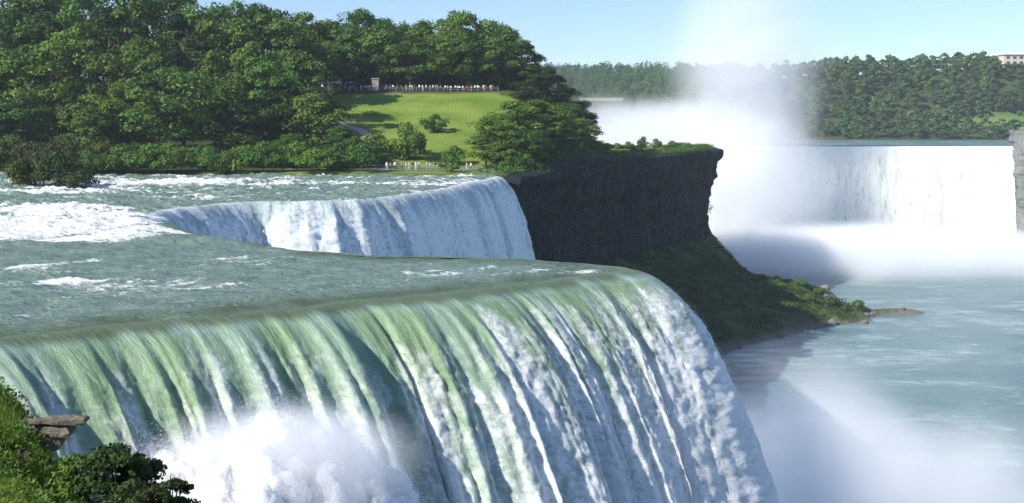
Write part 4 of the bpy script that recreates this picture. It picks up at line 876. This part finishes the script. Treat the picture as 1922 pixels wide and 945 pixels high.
# ------------------------------------------------------------------ mist (volumes) and haze
def mist(name, c, s, dens, label, nscale=2.5, edge=.35, power=1.0, aniso=-.15, lean=(0, 0), bot=1.0, seed=0.0, col=(.97, .98, 1)):
    bm = bmesh.new(); bmesh.ops.create_icosphere(bm, subdivisions=3, radius=1.0)
    for v in bm.verts: v.co = (v.co.x*s[0], v.co.y*s[1], v.co.z*s[2])
    me = bpy.data.meshes.new(name); bm.to_mesh(me)
    m = bpy.data.materials.new(name); m.use_nodes = True; t = m.node_tree; t.nodes.remove(t.nodes['Principled BSDF']); g = N(m)
    v = g.n('VectorMath', operation='DIVIDE'); g.l(g.obj(), v.inputs[0]); v.inputs[1].default_value = s
    ln = g.n('VectorMath', operation='LENGTH'); g.l(v.outputs[0], ln.inputs[0])
    off = g.n('VectorMath', operation='ADD'); g.l(v.outputs[0], off.inputs[0]); off.inputs[1].default_value = (seed, seed*.7, -seed)
    asp = g.n('VectorMath', operation='MULTIPLY'); g.l(off.outputs[0], asp.inputs[0]); k = max(s); asp.inputs[1].default_value = (s[0]/k, s[1]/k, s[2]/k)
    nz = g.noise(asp.outputs[0], nscale, 4, .55, .6)
    fall = g.math('SUBTRACT', 1.0, ln.outputs['Value'], True)
    val = g.math('SUBTRACT', g.math('ADD', g.math('MULTIPLY', fall, 1.25), g.math('MULTIPLY', g.math('SUBTRACT', nz, .5), 2.2*edge)), .12)
    val = g.math('MAXIMUM', val, 0.0); val = g.math('POWER', val, power); sm = g.math('POWER', g.math('MINIMUM', g.math('MULTIPLY', fall, 2.6), 1.0), 1.5)
    d = g.math('MULTIPLY', g.math('MULTIPLY', val, sm), dens)
    pv = g.n('VolumePrincipled'); pv.inputs['Color'].default_value = (*col, 1); pv.inputs['Anisotropy'].default_value = aniso; g.l(d, pv.inputs['Density'])
    g.l(pv.outputs[0], t.nodes['Material Output'].inputs['Volume']); me.materials.append(m)
    o = ob(name, me); o.location = c; tag(o, label, 'mist', kind='stuff'); return o
def mp(px, py, Y): return bpos(px, py, Y)
mist('mist', mp(1405, 130, 535), (54, 22, 80), .085, 'tall soft column of mist rising above the distant waterfall', 2.2, .5, 1.2, seed=1.0)
mist('mist', mp(1385, 355, 530), (62, 24, 48), .11, 'dense mist in front of the left end of the distant waterfall', 2.2, .42, seed=2.0)
mist('mist', mp(1670, 480, 480), (135, 68, 18), .095, 'mist lying along the foot of the distant waterfall', 4, .4, seed=3.0)
mist('mist', mp(1245, 262, 600), (98, 44, 30), .075, 'low white mist behind the grassy cliff top', 3, .45, seed=4.0)
mist('mist', mp(1600, 960, 115), (34, 28, 14), .1, 'soft mist rising from the foot of the near waterfall', 2.4, .5, seed=5.0)
mist('mist', mp(1530, 910, 86), (10, 12, 14), .16, 'thin mist clinging to the right edge of the near waterfall', 2.0, .45, seed=6.0)
mist('mist', mp(540, 860, 44), (6.6, 3.8, 2.8), .7, 'dense fine spray hanging over the white splash', 3.0, .35, seed=7.0)
hz = ob('haze', np_mesh('haze', *box(-1500, 1500, -60, 2000, -62, 115), M['bank'], smooth=False))
m = bpy.data.materials.new('haze'); m.use_nodes = True; t = m.node_tree; t.nodes.remove(t.nodes['Principled BSDF']); pv = t.nodes.new('ShaderNodeVolumePrincipled')
pv.inputs['Color'].default_value = (.8, .9, 1, 1); pv.inputs['Density'].default_value = .00011; pv.inputs['Anisotropy'].default_value = .0
t.links.new(pv.outputs[0], t.nodes['Material Output'].inputs['Volume']); hz.data.materials.clear(); hz.data.materials.append(m)
tag(hz, 'thin blue summer haze over the whole gorge', 'haze', kind='stuff')

# ------------------------------------------------------------------ gull
def gull(px, py, Y):
    x, y, z = bpos(px, py, Y); e = empty('gull', (x, y, z), R(30)); W = mat('white_feathers', (.82, .82, .82), .8)
    V, Fq = tube([(0, -.5, 0), (0, -.38, .03), (0, -.1, .02), (0, .2, 0), (0, .5, 0)], [.02, .09, .13, .09, .02], 8)
    b = ob('body', np_mesh('body', V, Fq, W), e)
    for s in (-1, 1):
        V = np.array([(0, -.2, .05), (s*.7, -.22, .3), (s*1.4, .1, .12), (s*.7, .08, .28), (0, .15, .05)]); V = np.vstack([V, V-(0, 0, .03)])
        Fq = np.array([(0, 1, 3, 4), (1, 2, 2, 3), (5, 9, 8, 6), (6, 8, 7, 7)])
        bm = bmesh.new(); vs = [bm.verts.new(q) for q in V]
        for f in ((0, 1, 3, 4), (1, 2, 3), (9, 8, 6, 5), (8, 7, 6), (0, 5, 6, 1), (1, 6, 7, 2), (2, 7, 8, 3), (3, 8, 9, 4)): bm.faces.new([vs[q] for q in f])
        me = bpy.data.meshes.new('wing'); bm.to_mesh(me); me.materials.append(W); ob('wing', me, e)
    tag(e, 'white gull flying low over the lower river on the right', 'gull')
gull(1856, 707, 300)
